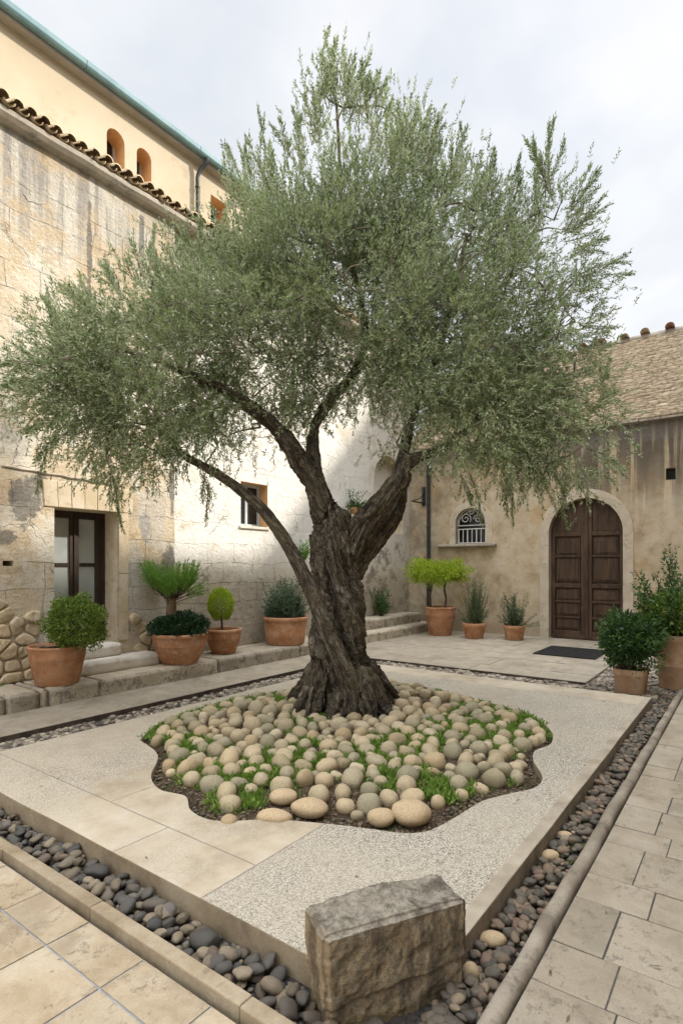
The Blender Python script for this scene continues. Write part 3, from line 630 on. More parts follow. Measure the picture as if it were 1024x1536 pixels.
# glazed door
gd = bpy.data.objects  # noqa
bm = bmesh.new(); yb = B1+.335; x0, z0, x1, z1 = DW
for (u0,v0,u1,v1,p) in ((x0,z0,x0+.05,z1,0),(x1-.06,z0,x1,z1,0),(x0+.05,z1-.05,x1-.06,z1,0),(x0+.05,z0,x1-.06,z0+.10,0),
    (x0+.05,z0+.10,x0+.12,z1-.05,.012),(4.015,z0+.10,4.07,z1-.05,.012),(4.07,z0+.10,4.09,z1-.05,-.004),(4.09,z0+.10,4.145,z1-.05,.012),(x1-.145,z0+.10,x1-.06,z1-.05,.012),
    (x0+.12,1.60,4.015,1.65,.02),(4.145,1.60,x1-.145,1.65,.02),(x0+.12,z1-.10,4.015,z1-.05,.02),(4.145,z1-.10,x1-.145,z1-.05,.02),(x0+.12,z0+.10,4.015,z0+.2,.02),(4.145,z0+.10,x1-.145,z0+.2,.02)):
    bxp(bm, 'B', yb+p, u0, v0, u1, v1, .05)
door = fin('glazed_door', bm, M['frame'], house, bevel=.003)
for u0, u1 in ((x0+.12,4.015),(4.145,x1-.145)):
    for v0, v1 in ((z0+.2,1.60),(1.65,z1-.10)):
        bm = bmesh.new(); bxp(bm, 'B', yb+.035, u0-.005, v0-.005, u1+.005, v1+.005, .008); fin('pane', bm, M['curtain'], door)
bm = bmesh.new(); tube(bm, [(4.08,yb-.02,1.35),(4.08,yb-.035,1.38),(4.08,yb-.035,1.47),(4.08,yb-.02,1.50)], [.006]*4, 8); fin('handle', bm, M['iron'], door)
# small window
x0, z0, x1, z1 = SWN; yb = B2+.20
bm = bmesh.new()
for (u0,v0,u1,v1) in ((x0,z0,x0+.05,z1),(x1-.05,z0,x1,z1),(x0+.05,z1-.05,x1-.05,z1),(x0+.05,z0,x1-.05,z0+.05)): bxp(bm, 'B', yb, u0, v0, u1, v1, .06)
xm = (x0+x1)/2
for (u0,v0,u1,v1) in ((xm-.03,z0+.05,xm+.03,z1-.05),): bxp(bm, 'B', yb+.01, u0, v0, u1, v1, .05)
win = fin('window', bm, M['bluewood'], house, bevel=.003)
bm = bmesh.new(); bxp(bm, 'B', yb+.03, x0+.04, z0+.04, x1-.04, z1-.04, .01); fin('pane', bm, M['darkglass'], win)
bm = bmesh.new(); bx(bm, (x0-.04,B2-.035,z0-.05), (x1+.04,B2+.19,z0-.003)); fin('sill', bm, M['whitestep'], win, bevel=.006)
bm = bmesh.new()
bxp(bm, 'B', B2-.006, x1-.004, z0, x1+.0, z1, .2); bx(bm, (x0,B2+.002,z1-.004),(x1,B2+.2,z1+.0)); fin('window_reveal', bm, M['orange'], house)
# cornice and tile course
bm = bmesh.new()
prof = [(7.19,6.86),(7.10,6.88),(7.06,6.93),(7.06,6.99),(7.10,7.02),(7.6,7.06),(7.6,6.86)]
n = 60; rings = []
for k in range(n+1):
    x = -6+19.3*k/n; rings.append([bm.verts.new((x, y+.006*math.sin(x*7.3), z+.004*math.sin(x*5.1))) for y, z in prof])
for k in range(n):
    for q in range(len(prof)): bm.faces.new((rings[k][q], rings[k][(q+1)%len(prof)], rings[k+1][(q+1)%len(prof)], rings[k+1][q]))
bm.faces.new(rings[0]); bm.faces.new(rings[-1])
fin('cornice', bm, M['cornice'], house, bevel=.004)
def barrel(V, Fs, p0, p1, r, up, side, conc=False, n=8, th=.014, flare=1.12):
    o = len(V); p0 = np.array(p0); p1 = np.array(p1); up = np.array(up); side = np.array(side)
    for p, k in ((p0,1.0),(p1,flare)):
        for rr in (r*k, r*k-th):
            for i in range(n+1):
                a = PI*i/n; V.append(p+side*rr*math.cos(a)+up*(rr*math.sin(a)*(-1 if conc else 1)))
    m = n+1
    for i in range(n):
        Fs.append((o+i,o+i+1,o+2*m+i+1,o+2*m+i)); Fs.append((o+m+i,o+m+i+1,o+3*m+i+1,o+3*m+i))
        Fs.append((o+i,o+i+1,o+m+i+1,o+m+i)); Fs.append((o+2*m+i,o+2*m+i+1,o+3*m+i+1,o+3*m+i))
V, Fs = [], []; x = -3.0
while x < 13.2:
    w = .165
    for row in range(4):
        y1 = 7.02+.24*row; z1 = 7.075+.085*row
        jx, jz = random.uniform(-.012,.012), random.uniform(-.01,.012); jy = random.uniform(-.03,.02)
        barrel(V, Fs, (x+jx,y1+.30,z1+.11+jz), (x+jx,y1+jy,z1+jz), .062, (0,0,1), (1,0,0))
        barrel(V, Fs, (x+w/2+jx,y1+.30,z1+.095), (x+w/2,y1+.03+jy,z1-.012), .06, (0,0,1), (1,0,0), True, 6)
    x += w
mesh_np('tile_course', np.array(V), np.array(Fs), M['tile'], house, smooth=True)
# rubble masonry at the foot of the wall
def clip(P, px, py, nx, ny):
    out = []
    for i in range(len(P)):
        a, b = P[i], P[(i+1) % len(P)]; da = (a[0]-px)*nx+(a[1]-py)*ny; db = (b[0]-px)*nx+(b[1]-py)*ny
        if da <= 0: out.append(a)
        if da*db < 0: t = da/(da-db); out.append((a[0]+(b[0]-a[0])*t, a[1]+(b[1]-a[1])*t))
    return out
def rubble(name, areas, parent):
    """angular stones bedded flush in the mortar of the wall: clipped cells with a worn face"""
    V, Fs = [], []
    for (x0, x1, z0, z1, b) in areas:
        S = []; z = z0+.07; r = 0
        while z < z1+.2:
            x = x0-.2+(.12 if r % 2 else 0)
            while x < x1+.3: S.append((x+random.uniform(-.055,.055), z+random.uniform(-.03,.03))); x += random.uniform(.17,.30)
            z += .145; r += 1
        for (cx, cz) in S:
            if cx < x0+.05 or cx > x1-.05 or cz < z0+.03 or cz > z1-.22+.22*math.sin(cx*3.1)+random.uniform(-.06,.06): continue
            P = [(cx-.3,cz-.3),(cx+.3,cz-.3),(cx+.3,cz+.3),(cx-.3,cz+.3)]
            for (qx, qz) in S:
                if (qx, qz) == (cx, cz) or math.hypot(qx-cx, qz-cz) > .62: continue
                dx, dz = qx-cx, qz-cz; L = math.hypot(dx, dz); P = clip(P, cx+dx*.5-dx/L*.007, cz+dz*.5-dz/L*.007, dx/L, dz/L)
            P = clip(clip(P, cx, z0+.005, 0, -1), x1, 0, 1, 0)
            if len(P) < 3: continue
            Q = []
            for i in range(len(P)):
                a, c = P[i], P[(i+1) % len(P)]; n = max(1, int(math.hypot(c[0]-a[0], c[1]-a[1])/.022))
                for k in range(n): Q.append((a[0]+(c[0]-a[0])*k/n, a[1]+(c[1]-a[1])*k/n))
            Q = np.array(Q); c0 = Q.mean(0); m = len(Q); n3 = max(2, m//6); Qs = Q.copy()
            for _ in range(3): Qs = (np.roll(Qs, 1, 0)+Qs*2+np.roll(Qs, -1, 0))/4
            o = len(V); dep = random.uniform(.02,.05); tilt = (random.uniform(-.12,.12), random.uniform(-.12,.12))
            rings = [(1,.02),(.985,-.3*dep),(.95,-.75*dep),(.86,-dep),(.6,-dep*1.06),(.3,-dep*1.08)]
            for k, y in rings:
                for q in Qs:
                    u = c0+(q-c0)*k; V.append([u[0], b+y+((u[0]-c0[0])*tilt[0]+(u[1]-c0[1])*tilt[1])*(y < 0), u[1]])
            V.append([c0[0], b-dep*1.08, c0[1]])
            for r_ in range(len(rings)-1):
                for i in range(m): j = (i+1) % m; Fs.append((o+r_*m+i, o+r_*m+j, o+(r_+1)*m+j)); Fs.append((o+r_*m+i, o+(r_+1)*m+j, o+(r_+1)*m+i))
            for i in range(m): Fs.append((o+(len(rings)-1)*m+i, o+(len(rings)-1)*m+(i+1) % m, o+len(rings)*m))
    V = np.array(V); V[:,1] += fbm(V*11, 4)*.016; V[:,[0,2]] += np.c_[fbm(V*14, 2, 4), fbm(V*14, 2, 9)]*.006
    return mesh_np(name, V, np.array(Fs), M['rubble'], parent, smooth=True)
rubble('rubble_masonry', [(1.6,3.45,.2,1.42,B1),(4.72,5.44,.2,.95,B1)], house)
# little ledge that carries a pot
bm = bmesh.new(); bx(bm, (10.0,7.02,2.66), (10.75,7.33,2.74)); fin('ledge', bm, M['trim'], house, bevel=.01)
# ------------------------------------------------------------------ upper yellow house
BY = 8.0
yh = thing('yellow_house', 'tall cream yellow rendered house rising behind the tiled ledge, teal roof edge', 'house', (3,9,7.1))
bm = bmesh.new(); hs = []
for a_, b_, top, bot in ((160,187,194,262),(205,227,223,292)):
    u0 = onB(a_, 240, BY)[0]; u1 = onB(b_, 260, BY)[0]; zt = onB((a_+b_)/2, top, BY)[1]; hs.append(arch(u0, zt-1.0, u1, zt, 12))
q0 = onB(316, 333, BY); q1 = onB(340, 303, BY); hs.append(rect(q0[0], q0[1]-.05, q1[0], q1[1]-.05))
panel(bm, 'B', BY, [(-6,6.95),(8.4,6.95),(8.4,8.78),(-6,8.78)], hs, .34, 4)
fin('wall', bm, [M['yellow'], M['orange']], yh)
for i, L in enumerate(hs):
    u0 = min(p[0] for p in L); u1 = max(p[0] for p in L); v0 = min(p[1] for p in L); v1 = max(p[1] for p in L)
    bm = bmesh.new(); bxp(bm, 'B', BY+.30, u0-.02, v0-.02, u1+.02, v1+.02, .03)
    w = fin('window', bm, M['darkglass'], yh)
    bm = bmesh.new()
    for (a,b,c,d) in ((u0,v0,u0+.035,v1),(u1-.035,v0,u1,v1),((u0+u1)/2-.015,v0,(u0+u1)/2+.015,v1)): bxp(bm, 'B', BY+.27, a, b, c, d, .03)
    fin('frame', bm, M['bluewood'], w)
bm = bmesh.new(); bx(bm, (-6,7.86,8.78), (8.5,12.0,8.83)); fin('soffit', bm, M['soffit'], yh)
bm = bmesh.new()
prof = [(7.86,8.835),(7.80,8.835),(7.775,8.87),(7.775,8.95),(7.86,8.99),(12,9.9),(12,8.835)]
for k in range(7):
    xa = -6+14.55*k/7+.002; xb = -6+14.55*(k+1)/7-.002
    a = [bm.verts.new((xa,y,z)) for y, z in prof]; b = [bm.verts.new((xb,y,z)) for y, z in prof]
    bm.faces.new(a); bm.faces.new(b[::-1])
    for q in range(len(prof)): bm.faces.new((a[q], a[(q+1)%7], b[(q+1)%7], b[q]))
fin('roof', bm, M['teal'], yh, bevel=.008)
gx = onB(297, 280, 7.92)[0]
bm = bmesh.new(); tube(bm, smooth_path([(gx+.10,7.80,8.84),(gx+.10,7.82,8.76),(gx+.04,7.89,8.64),(gx,7.93,8.50),(gx,7.93,8.3),(gx,7.93,7.2)], 4), [.035]*21, 10)
for zz in (8.3,7.7): tube(bm, [(gx,7.93,zz),(gx,7.93,zz+.03)], [.045,.045], 10)
fin('downpipe', bm, M['iron'], yh, smooth=True)
# ------------------------------------------------------------------ right house
A1 = 13.0
rh = thing('stucco_house', 'ochre stucco house across the court with arched door and stone-slab roof', 'house', (13.5,3.5,0))
d0 = onA(823, 950, A1)[0]; d1 = onA(934, 950, A1)[0]; dt = onA(880, 747, A1)[1]
w0 = onA(683, 816, A1); w1 = onA(728, 816, A1); wt = onA(705, 762, A1)[1]; wb = w0[1]
t0 = onA(998, 720, A1); t1 = onA(1013, 701, A1)
dl, dr = d1, d0            # smaller y is to the right
doorL = arch(dl, 0.0, dr, dt, 22); winL = arch(w1[0], wb, w0[0], wt, 16, .95)
bm = bmesh.new()
panel(bm, 'A', A1, [(-3.0,-.1),(7.32,-.1),(7.32,4.62),(-3.0,4.62)], [arch(dl,-.02,dr,dt,22), winL, rect(t1[0], t0[1], t0[0], t1[1])], .24, .6)
# gable end fill up to the ridge
for yy in (7.32,-3.0):
    v = [bm.verts.new(p) for p in ((A1+.02,yy,4.6),(16.2,yy,7.38),(19.4,yy,4.6),(19.4,yy,-.1),(A1+.02,yy,-.1))]; bm.faces.new(v)
fin('wall', bm, [M['stucco'], M['reveal_dark']], rh)
bm = bmesh.new(); off = .17
def grow(L, z0, d): # outward offset of an arch loop
    cx = sum(p[0] for p in L)/len(L); x0 = min(p[0] for p in L); x1 = max(p[0] for p in L); zt = max(p[1] for p in L)
    return arch(x0-d, z0, x1+d, zt+d, len(L)-3)
frame2d(bm, 'A', A1-.022, grow(doorL, 0.0, .20), arch(dl,0.0,dr,dt,22), .045)
fin('door_surround', bm, M['trim'], rh, bevel=.008)
wg = arch(w1[0]-.17, wb-.0, w0[0]+.17, wt+.17, 16, 1.0)
bm = bmesh.new(); frame2d(bm, 'A', A1-.018, wg, arch(w1[0], wb, w0[0], wt, 16, .95), .04); fin('window_surround', bm, M['trim'], rh, bevel=.006)
s0 = onA(656, 822, A1-.08)[0]; s1 = onA(743, 822, A1-.08)[0]
rb = bmesh.new(); bx(rb, (A1-.14,s1,wb-.075), (A1+.2,s0,wb-.01)); fin('window_sill', rb, M['cornice'], rh, bevel=.015)
# the double door
bm = bmesh.new(); AD = A1+.17; cy = (dl+dr)/2; rr = (dr-dl)/2; zs = dt-rr
bm2 = arch(dl+.002, .0, dr-.002, dt-.002, 26)
vs = [bm.verts.new((AD+.05,u,v)) for u, v in bm2]; bm.faces.new(vs)
dd = fin('door', bm, M['darkwood'], rh)
def archz(u): return zs+math.sqrt(max(rr*rr-(u-cy)**2, 0))
def bar(bm, u0, v0, u1, v1, d, t=.05):
    if u1 < u0: u0, u1 = u1, u0
    n = max(2, int((u1-u0)/.03)+1) if v1 > zs else 2
    top = [(u0+(u1-u0)*i/(n-1)) for i in range(n)]
    L = [(u0,v0),(u1,v0)]+[(u, min(v1, archz(u)-.004)) for u in top[::-1]]
    a = [bm.verts.new((AD-d,u,v)) for u, v in L]; b = [bm.verts.new((AD-d+t,u,v)) for u, v in L]
    bm.faces.new(a); bm.faces.new(b[::-1])
    for k in range(len(L)): bm.faces.new((a[k], a[(k+1)%len(L)], b[(k+1)%len(L)], b[k]))
for sgn in (1,-1):
    b = bmesh.new(); U = lambda t: cy+sgn*t
    bar(b, U(.028), .03, U(.115), 9, .012); bar(b, U(rr-.09), .03, U(rr-.005), 9, .012)
    for v0, v1, d in ((.03,.17,.012),(1.13,1.22,.012),(2.28,2.38,.012)): bar(b, U(.115), v0, U(rr-.09), v1, d)
    bar(b, U(.115), 2.385, U(rr-.09), 9, -.012, .02)
    for v0, v1 in ((.20,.45),(.50,.80),(.84,1.10),(1.27,1.80),(1.86,2.24)):
        bar(b, U(.14), v0, U(rr-.115), v1, -.02, .03); bar(b, U(.175), v0+.04, U(rr-.15), v1-.04, -.002, .03)
    bar(b, U(.20), .55, U(rr-.175), .75, .008, .03)
    for v in (.47,.82,1.83): bar(b, U(.115), v-.022, U(rr-.09), v+.022, .016)
    fin('door_leaf', b, M['darkwood'], dd, bevel=.005)
b = bmesh.new(); bar(b, cy-.035, .03, cy+.035, 9, .04); bar(b, dl+.01, .0, dr-.01, .07, .03); fin('door_batten', b, M['darkwood'], dd, bevel=.004)
# arched window behind a white scroll grille
yc = (w0[0]+w1[0])/2; hw = (w0[0]-w1[0])/2
bm = bmesh.new(); vs = [bm.verts.new((A1+.20,u,v)) for u, v in winL]; bm.faces.new(vs); wn = fin('window', bm, M['darkglass'], rh)
bm = bmesh.new(); zi = wb
X_ = A1+.10
zmid = wb+(wt-wb)*.52
for v in (wb+.02, zmid, zmid-.09): tube(bm, [(X_,yc-hw+.01,v),(X_,yc+hw-.01,v)], [.014]*2, 6)
for i in range(7):
    u = yc-hw+.04+(2*hw-.08)*i/6; tube(bm, [(X_,u,wb+.02),(X_,u,zmid-.09)], [.011 if i % 2 else .016]*2, 6)
def scroll(cu, cv, r, turns, sg, r0=.02):
    P = []; n = int(22*turns)
    for i in range(n+1):
        t = i/n; a = t*turns*2*PI; q = r0+(r-r0)*t; P.append((X_, cu+sg*q*math.cos(a), cv+q*math.sin(a)))
    tube(bm, P, [.011]*len(P), 6)
scroll(yc+hw*.42, zmid+.17, .14, 1.6, 1); scroll(yc-hw*.38, zmid+.15, .11, 1.5, -1); scroll(yc+.02, zmid+.33, .07, 1.2, -1)
for s in (-1,1): tube(bm, smooth_path([(X_,yc+s*hw*.9,zmid),(X_,yc+s*hw*.75,zmid+.2),(X_,yc+s*.04,zmid+.38)], 5), [.01]*11, 6)
arc = [(X_, yc+(hw-.015)*math.cos(PI*i/14), wt-hw*.95+(hw*.95-.015)*math.sin(PI*i/14)) for i in range(15)]; tube(bm, arc, [.014]*15, 6)
fin('window_grille', bm, M['whiteiron'], wn)
bm = bmesh.new(); bx(bm, (A1+.19,t1[0]-.02,t0[1]-.02), (A1+.22,t0[0]+.02,t1[1]+.02)); fin('vent_opening', bm, M['darkglass'], rh)
# roof: courses of thin stones
def stone_roof():
    V, Fs = [], []; o = 0; lo = np.array([12.86, 4.60]); hi = np.array([16.1, 7.42]); L = np.linalg.norm(hi-lo); d = (hi-lo)/L; nrm = np.array([-d[1], d[0]])
    rows_ = 46; ang = math.atan2(d[1], d[0])
    for r in range(rows_):
        s = L*r/rows_; y = -3.05
        while y < 7.32:
            w = random.uniform(.08,.24); e = random.uniform(-.010,.010)+.012*math.sin(y*1.7+r)
            if random.random() < .02: e += .03
            th = random.uniform(.035,.055); ln = .115
            p = lo+d*(s+e); q = p+d*ln
            c = [(p[0], y, p[1]), (p[0], y+w-.006, p[1]), (q[0], y+w-.006, q[1]-.02), (q[0], y, q[1]-.02)]
            c = [np.array(a)+np.array([0,random.uniform(-.006,.006),random.uniform(-.004,.004)]) for a in c]; up = np.array([nrm[0]*th, 0, nrm[1]*th])
            V += c+[a+up for a in c]
            Fs += [(o+4,o+5,o+6,o+7),(o,o+1,o+5,o+4),(o+1,o+2,o+6,o+5),(o+3,o,o+4,o+7)]
            o += 8; y += w
    mesh_np('stone_roof', np.array(V), np.array(Fs), M['roofstone'], rh)
    b = bmesh.new(); vs = [b.verts.new(p) for p in ((12.92,-3.05,4.585),(12.92,7.30,4.585),(16.1,7.30,7.36),(16.1,-3.05,7.36))]; b.faces.new(vs)
    vs = [b.verts.new(p) for p in ((16.1,-3.05,7.36),(16.1,7.30,7.36),(19.4,7.30,4.6),(19.4,-3.05,4.6))]; b.faces.new(vs); fin('roof_deck', b, M['rust'], rh)
stone_roof()
V, Fs = [], []; y = -2.9; o = 0
for y in np.arange(-3, 7.2, .14):
    pass
bm = bmesh.new(); tube(bm, [(16.12,-3.05,7.42),(16.12,7.3,7.42)], [.11]*2, 10); fin('ridge', bm, M['cornice'], rh, smooth=True)
y = -2.8
while y < 7.2:
    V, Fs = [], []; barrel(V, Fs, (15.85,y,7.47+random.uniform(-.02,.02)), (16.35,y+.02,7.49), .105, (0,0,1), (0,1,0), False, 8, .02, .95); y += random.uniform(.44,.56)
    mesh_np('ridge_tile', np.array(V), np.array(Fs), M['redtile' if random.random() < .55 else 'tile'], rh, smooth=True)
bm = bmesh.new(); y = -3.0
while y < 7.3:
    w = random.uniform(.3,.6); bx(bm, (12.84+random.uniform(-.02,.02),y,4.56), (13.1,min(y+w-.01,7.31),4.60+random.uniform(-.008,.008))); y += w
fin('eaves_slabs', bm, M['cornice'], rh, bevel=.006)
dpy = onA(642, 800, 12.92)[0]
bm = bmesh.new(); tube(bm, smooth_path([(12.80,dpy,4.55),(12.83,dpy,4.42),(12.93,dpy,4.30),(12.93,dpy,4.1),(12.93,dpy,.12),(12.85,dpy,.05)], 4), [.045]*21, 10)
for zz in (1.2,2.6,3.9): tube(bm, [(12.93,dpy,zz),(12.93,dpy,zz+.04)], [.056,.056], 10)
fin('downpipe', bm, M['iron'], rh, smooth=True)
# iron bracket on the corner
bl = thing('iron_bracket', 'black iron bracket arm sticking out of the wall beside the downpipe', 'bracket', (12.98,6.9,2.9))
bp = PD(624, 752, 14.1)
bm = bmesh.new(); tube(bm, [(12.99,bp.y+.05,bp.z),(12.35,bp.y+.05,bp.z)], [.02]*2, 8); tube(bm, smooth_path([(12.99,bp.y+.05,bp.z+.35),(12.8,bp.y+.05,bp.z+.12),(12.45,bp.y+.05,bp.z+.03)], 4), [.014]*9, 8); fin('arm', bm, M['iron'], bl)
bm = bmesh.new(); bx(bm, (12.972,bp.y-.0,bp.z-.06), (12.992,bp.y+.1,bp.z+.42)); fin('wall_plate', bm, M['iron'], bl, bevel=.003)
# unseen house added right of the frame, outlined to shade court and left wall
sh = thing('shadow_caster_house', 'unseen plain tall stucco house added right of the court to cast the wall shadow', 'house', (10,-4,0))
bm = bmesh.new(); prf = [(-8,-.1),(26,-.1),(26,16.4),(22.8,16.4),(17.8,11.6),(-8,11.6)]
panel(bm, 'B', -9.0, prf, [], .3, 6.0)
fin('wall', bm, [M['stucco']], sh)
for k in range(6):
    xw = -5+4*k; b = bmesh.new(); bx(b, (xw,-3.03,4.4), (xw+1,-2.98,6.0)); w = fin('window', b, M['darkglass'], sh)
    b = bmesh.new()
    for q in ((xw-.1,4.3,xw,6.1),(xw+1,4.3,xw+1.1,6.1),(xw,6.0,xw+1,6.1),(xw,4.3,xw+1,4.4)): bx(b, (q[0],-3.02,q[1]), (q[2],-2.95,q[3]))
    fin('frame', b, M['trim'], w)
# ------------------------------------------------------------------ stones
bmi = bmesh.new(); bmesh.ops.create_icosphere(bmi, subdivisions=3, radius=1); bmi.verts.index_update()
SV = np.array([v.co[:] for v in bmi.verts]); SF = np.array([[v.index for v in f.verts] for f in bmi.faces]); bmi.free()
bmi = bmesh.new(); bmesh.ops.create_icosphere(bmi, subdivisions=2, radius=1); bmi.verts.index_update()
SV2 = np.array([v.co[:] for v in bmi.verts]); SF2 = np.array([[v.index for v in f.verts] for f in bmi.faces]); bmi.free()
def stone_shape(k, S=SV, rough=.10, ang=0.0):
    g = np.random.default_rng(100+k); ax = np.array([1, g.uniform(.72,.98), g.uniform(.62,.88)])
    e = np.sign(S)*np.abs(S)**(1-.25*g.random()) if ang == 0 else S.copy()
    v = e*ax
    if ang:   # broken faces
        for j in range(7):
            d = unit(g.normal(size=3)); c = g.uniform(.62,.85); t = v@d; v = v-np.maximum(t-c, 0)[:,None]*d*ang
    v = v*(1+rough*fbm(S*1.3+k*7.7, 3)[:,None]); return v
def make_variants(prefix, n, mat, rough, ang=0):
    out = []
    for k in range(n):
        me = mesh_np(prefix, stone_shape(k, SV, rough, ang), SF, mat, smooth=True); d = me.data; bpy.data.objects.remove(me); out.append(d)
    return out
def put_stones(items, variants, name, label, cat, group, maxn, mat, stuffname):
    """items: (x,y,z,r,extra label or None, tilt). largest on screen become objects, rest one mesh"""
    def sz(it):
        q = np.array([it[0], it[1]]); D = q@F2; return -(it[3]/max(D,.3))*(10 if it[4] else 1)
    items = sorted(items, key=sz)
    for i, (x, y, z, r, lab, sc) in enumerate(items[:maxn]):
        vv = TANV if (lab and 'dark' not in lab and 'grey' not in lab) else variants
        o = bpy.data.objects.new(name, vv[i % len(vv)]); COL.objects.link(o); o.location = (x,y,z)
        o.rotation_euler = (random.uniform(-.4,.4), random.uniform(-.4,.4), random.uniform(0,6.28)) if not lab else (0,0,random.uniform(-.3,.3)-.9)
        o.scale = (r*sc[0], r*sc[1], r*sc[2]); tag(o, lab or label, cat, group)
    rest = items[maxn:]
    if rest:
        V, Fs = [], []; o = 0
        for i, (x, y, z, r, lab, sc) in enumerate(rest):
            v = stone_shape(i % 9, SV2, .1)*r*np.array(sc); a = random.uniform(0,6.28); ca, sa = math.cos(a), math.sin(a)
            v = np.c_[v[:,0]*ca-v[:,1]*sa, v[:,0]*sa+v[:,1]*ca, v[:,2]]+np.array([x,y,z]); V.append(v); Fs.append(SF2+o); o += len(v)
        ob = mesh_np(stuffname, np.concatenate(V), np.concatenate(Fs), mat, smooth=True); tag(ob, kind='stuff')
TR = cam2w(.02, 5.92, 0); TX, TY = TR.x, TR.y
def mound(x, y):
    d = bdist(x, y) if inside(x, y) else 0
    return .035+.055*min(d/.55, 1)
class Pack:
    def __init__(s, cell=.16): s.c = cell; s.g = {}
    def ok(s, x, y, r, f=.92):
        i, j = int(x//s.c), int(y//s.c)
        for a in range(i-2, i+3):
            for b in range(j-2, j+3):
                for (u, v, q) in s.g.get((a,b), ()):
                    if math.hypot(u-x, v-y) < (r+q)*f: return False
        return True
    def add(s, x, y, r): s.g.setdefault((int(x//s.c), int(y//s.c)), []).append((x,y,r))
pk = Pack(); items = []
big = [((617,1222),.118,'largest tan boulder at the front right of the pebble bed',(1.1,.95,.8)),((571,1226),.085,'rounded tan boulder next to the largest one at the front of the bed',(1,.95,.95)),
       ((465,1212),.105,'smooth wide tan boulder front and centre in the pebble bed',(1.15,.9,.75)),((411,1222),.095,'wide low tan boulder at the front left of the pebble bed',(1.2,.9,.7)),
       ((425,1196),.085,'tan boulder just behind the wide low one in the pebble bed',(1.15,.9,.75)),((344,1226),.055,'small orange tan stone at the front left rim of the pebble bed',(1,.95,1))]
for (px, py), r, lab, sc in big:
    p = G(px, py, PZ+.02); items.append((p.x, p.y, mound(p.x,p.y)+r*sc[2]*.62, r, lab, sc)); pk.add(p.x, p.y, r)
xs = (OP[:,0].min(), OP[:,0].max()); ys = (OP[:,1].min(), OP[:,1].max())
for rlo, rhi, tries in ((.070,.082,300),(.058,.070,2000),(.048,.060,6500),(.038,.048,6500)):
    for _ in range(tries):
        x = random.uniform(*xs); y = random.uniform(*ys); r = random.uniform(rlo, rhi)
        front = (x*F2[0]+y*F2[1])
        if front > 5.2 and rlo > .07: continue
        if not inside(x, y) or math.hypot(x-TX, y-TY) < .46: continue
        bd = bdist(x, y)
        if bd < r+.05+(.05 if front < 4.2 else 0): continue
        if rlo < .04 and vnoise(np.array([[x*3, y*3, .5]]))[0] > .25: continue
        if vnoise(np.array([[x*2.3, y*2.3, 7.5]]))[0] > .62: continue
        if not pk.ok(x, y, r, 1.02): continue
        pk.add(x, y, r); sc = (random.uniform(.98,1.15), random.uniform(.9,1.02), random.uniform(1.05,1.35))
        items.append((x, y, mound(x,y)+r*.42, r, None, sc))
TANV = make_variants('boulder', 5, M['cobble_tan'], .12, .2); vc = make_variants('cobble', 12, M['cobble'], .12)
put_stones(items, vc, 'cobble', 'rounded pale cobble lying in the planted bed under the olive tree', 'cobble', 'cobbles in the bed round the olive tree', 300, M['cobble'], 'small_cobbles')
# bed soil
n = len(outline); V = [np.array([p[0], p[1], .02]) for p in outline]; V = []
rings = 14; cx, cy_ = OP.mean(axis=0)
for k in range(rings+1):
    t = 1-k/rings*.999
    for p in OP:
        x = cx+(p[0]-cx)*(t*.998); y = cy_+(p[1]-cy_)*(t*.998); z = mound(x, y)
        V.append((x, y, z+.012*vnoise(np.array([[x*12, y*12, 0]]))[0]-(.0 if k else .012)))
Fs = [(k*n+i, k*n+(i+1)%n, (k+1)*n+(i+1)%n, (k+1)*n+i) for k in range(rings) for i in range(n)]
tag(mesh_np('bed_soil', np.array(V), np.array(Fs), M['bedsoil'], smooth=True), kind='structure')
# channel pebbles
def channel(items, x0, x1, y0, y1, spec, z=Z_BED, avoid=None, dens=None):
    pk = Pack(.1)
    for rlo, rhi, tries, layer in spec:
        for _ in range(tries):
            x = random.uniform(x0, x1); y = random.uniform(y0, y1); r = random.uniform(rlo, rhi)
            if x < x0+r*.8 or x > x1-r*.8 or y < y0+r*.8 or y > y1-r*.8: continue
            if avoid and avoid(x, y, r): continue
            if layer == 0 and not pk.ok(x, y, r, .86): continue
            if layer == 0: pk.add(x, y, r)
            items.append((x, y, z+r*.55+layer*.03, r, None, (random.uniform(1,1.3), random.uniform(.85,1), random.uniform(.65,.9))))
BLC = np.array([1.84, 1.135]); bang = math.atan2(-.29, .47)
def inblock(x, y, r=0):
    d = np.array([x, y])-BLC; u = d@np.array([math.cos(bang), math.sin(bang)]); v = d@np.array([-math.sin(bang), math.cos(bang)])
    return abs(u) < .27+r*.5 and abs(v) < .10+r*.5
fl = []
for (px, py), r, lab, sc in (((155,1302),.062,'largest smooth slate grey stone in the front left gravel channel',(1.15,.9,.75)),((308,1408),.062,'rough dark angular stone in the front left gravel channel',(1.25,.85,.8)),((244,1350),.052,'wide flat grey stone in the middle of the front left gravel channel',(1.3,.85,.7))):
    p = G(px, py, .0); x_ = min(max(p.x,1.54),1.63); fl.append((x_, p.y, -.005, r, lab, sc))
lst = []; channel(lst, 1.47, 1.70, 1.0, 5.6, ((.034,.046,200,0),(.024,.036,1700,0),(.018,.028,1500,0),(.012,.018,2000,0)), avoid=lambda x,y,r: inblock(x,y,r) or any(math.hypot(x-a[0],y-a[1])<a[3]+r*.7 for a in fl))
lst2 = []; channel(lst2, 1.47, 1.70, 1.0, 5.6, ((.03,.044,420,1),), avoid=lambda x,y,r: inblock(x,y,r) or random.random()<.55 or any(math.hypot(x-a[0],y-a[1])<a[3]+r for a in fl))
vd = make_variants('pebble', 12, M['pebdark'], .17, .6)
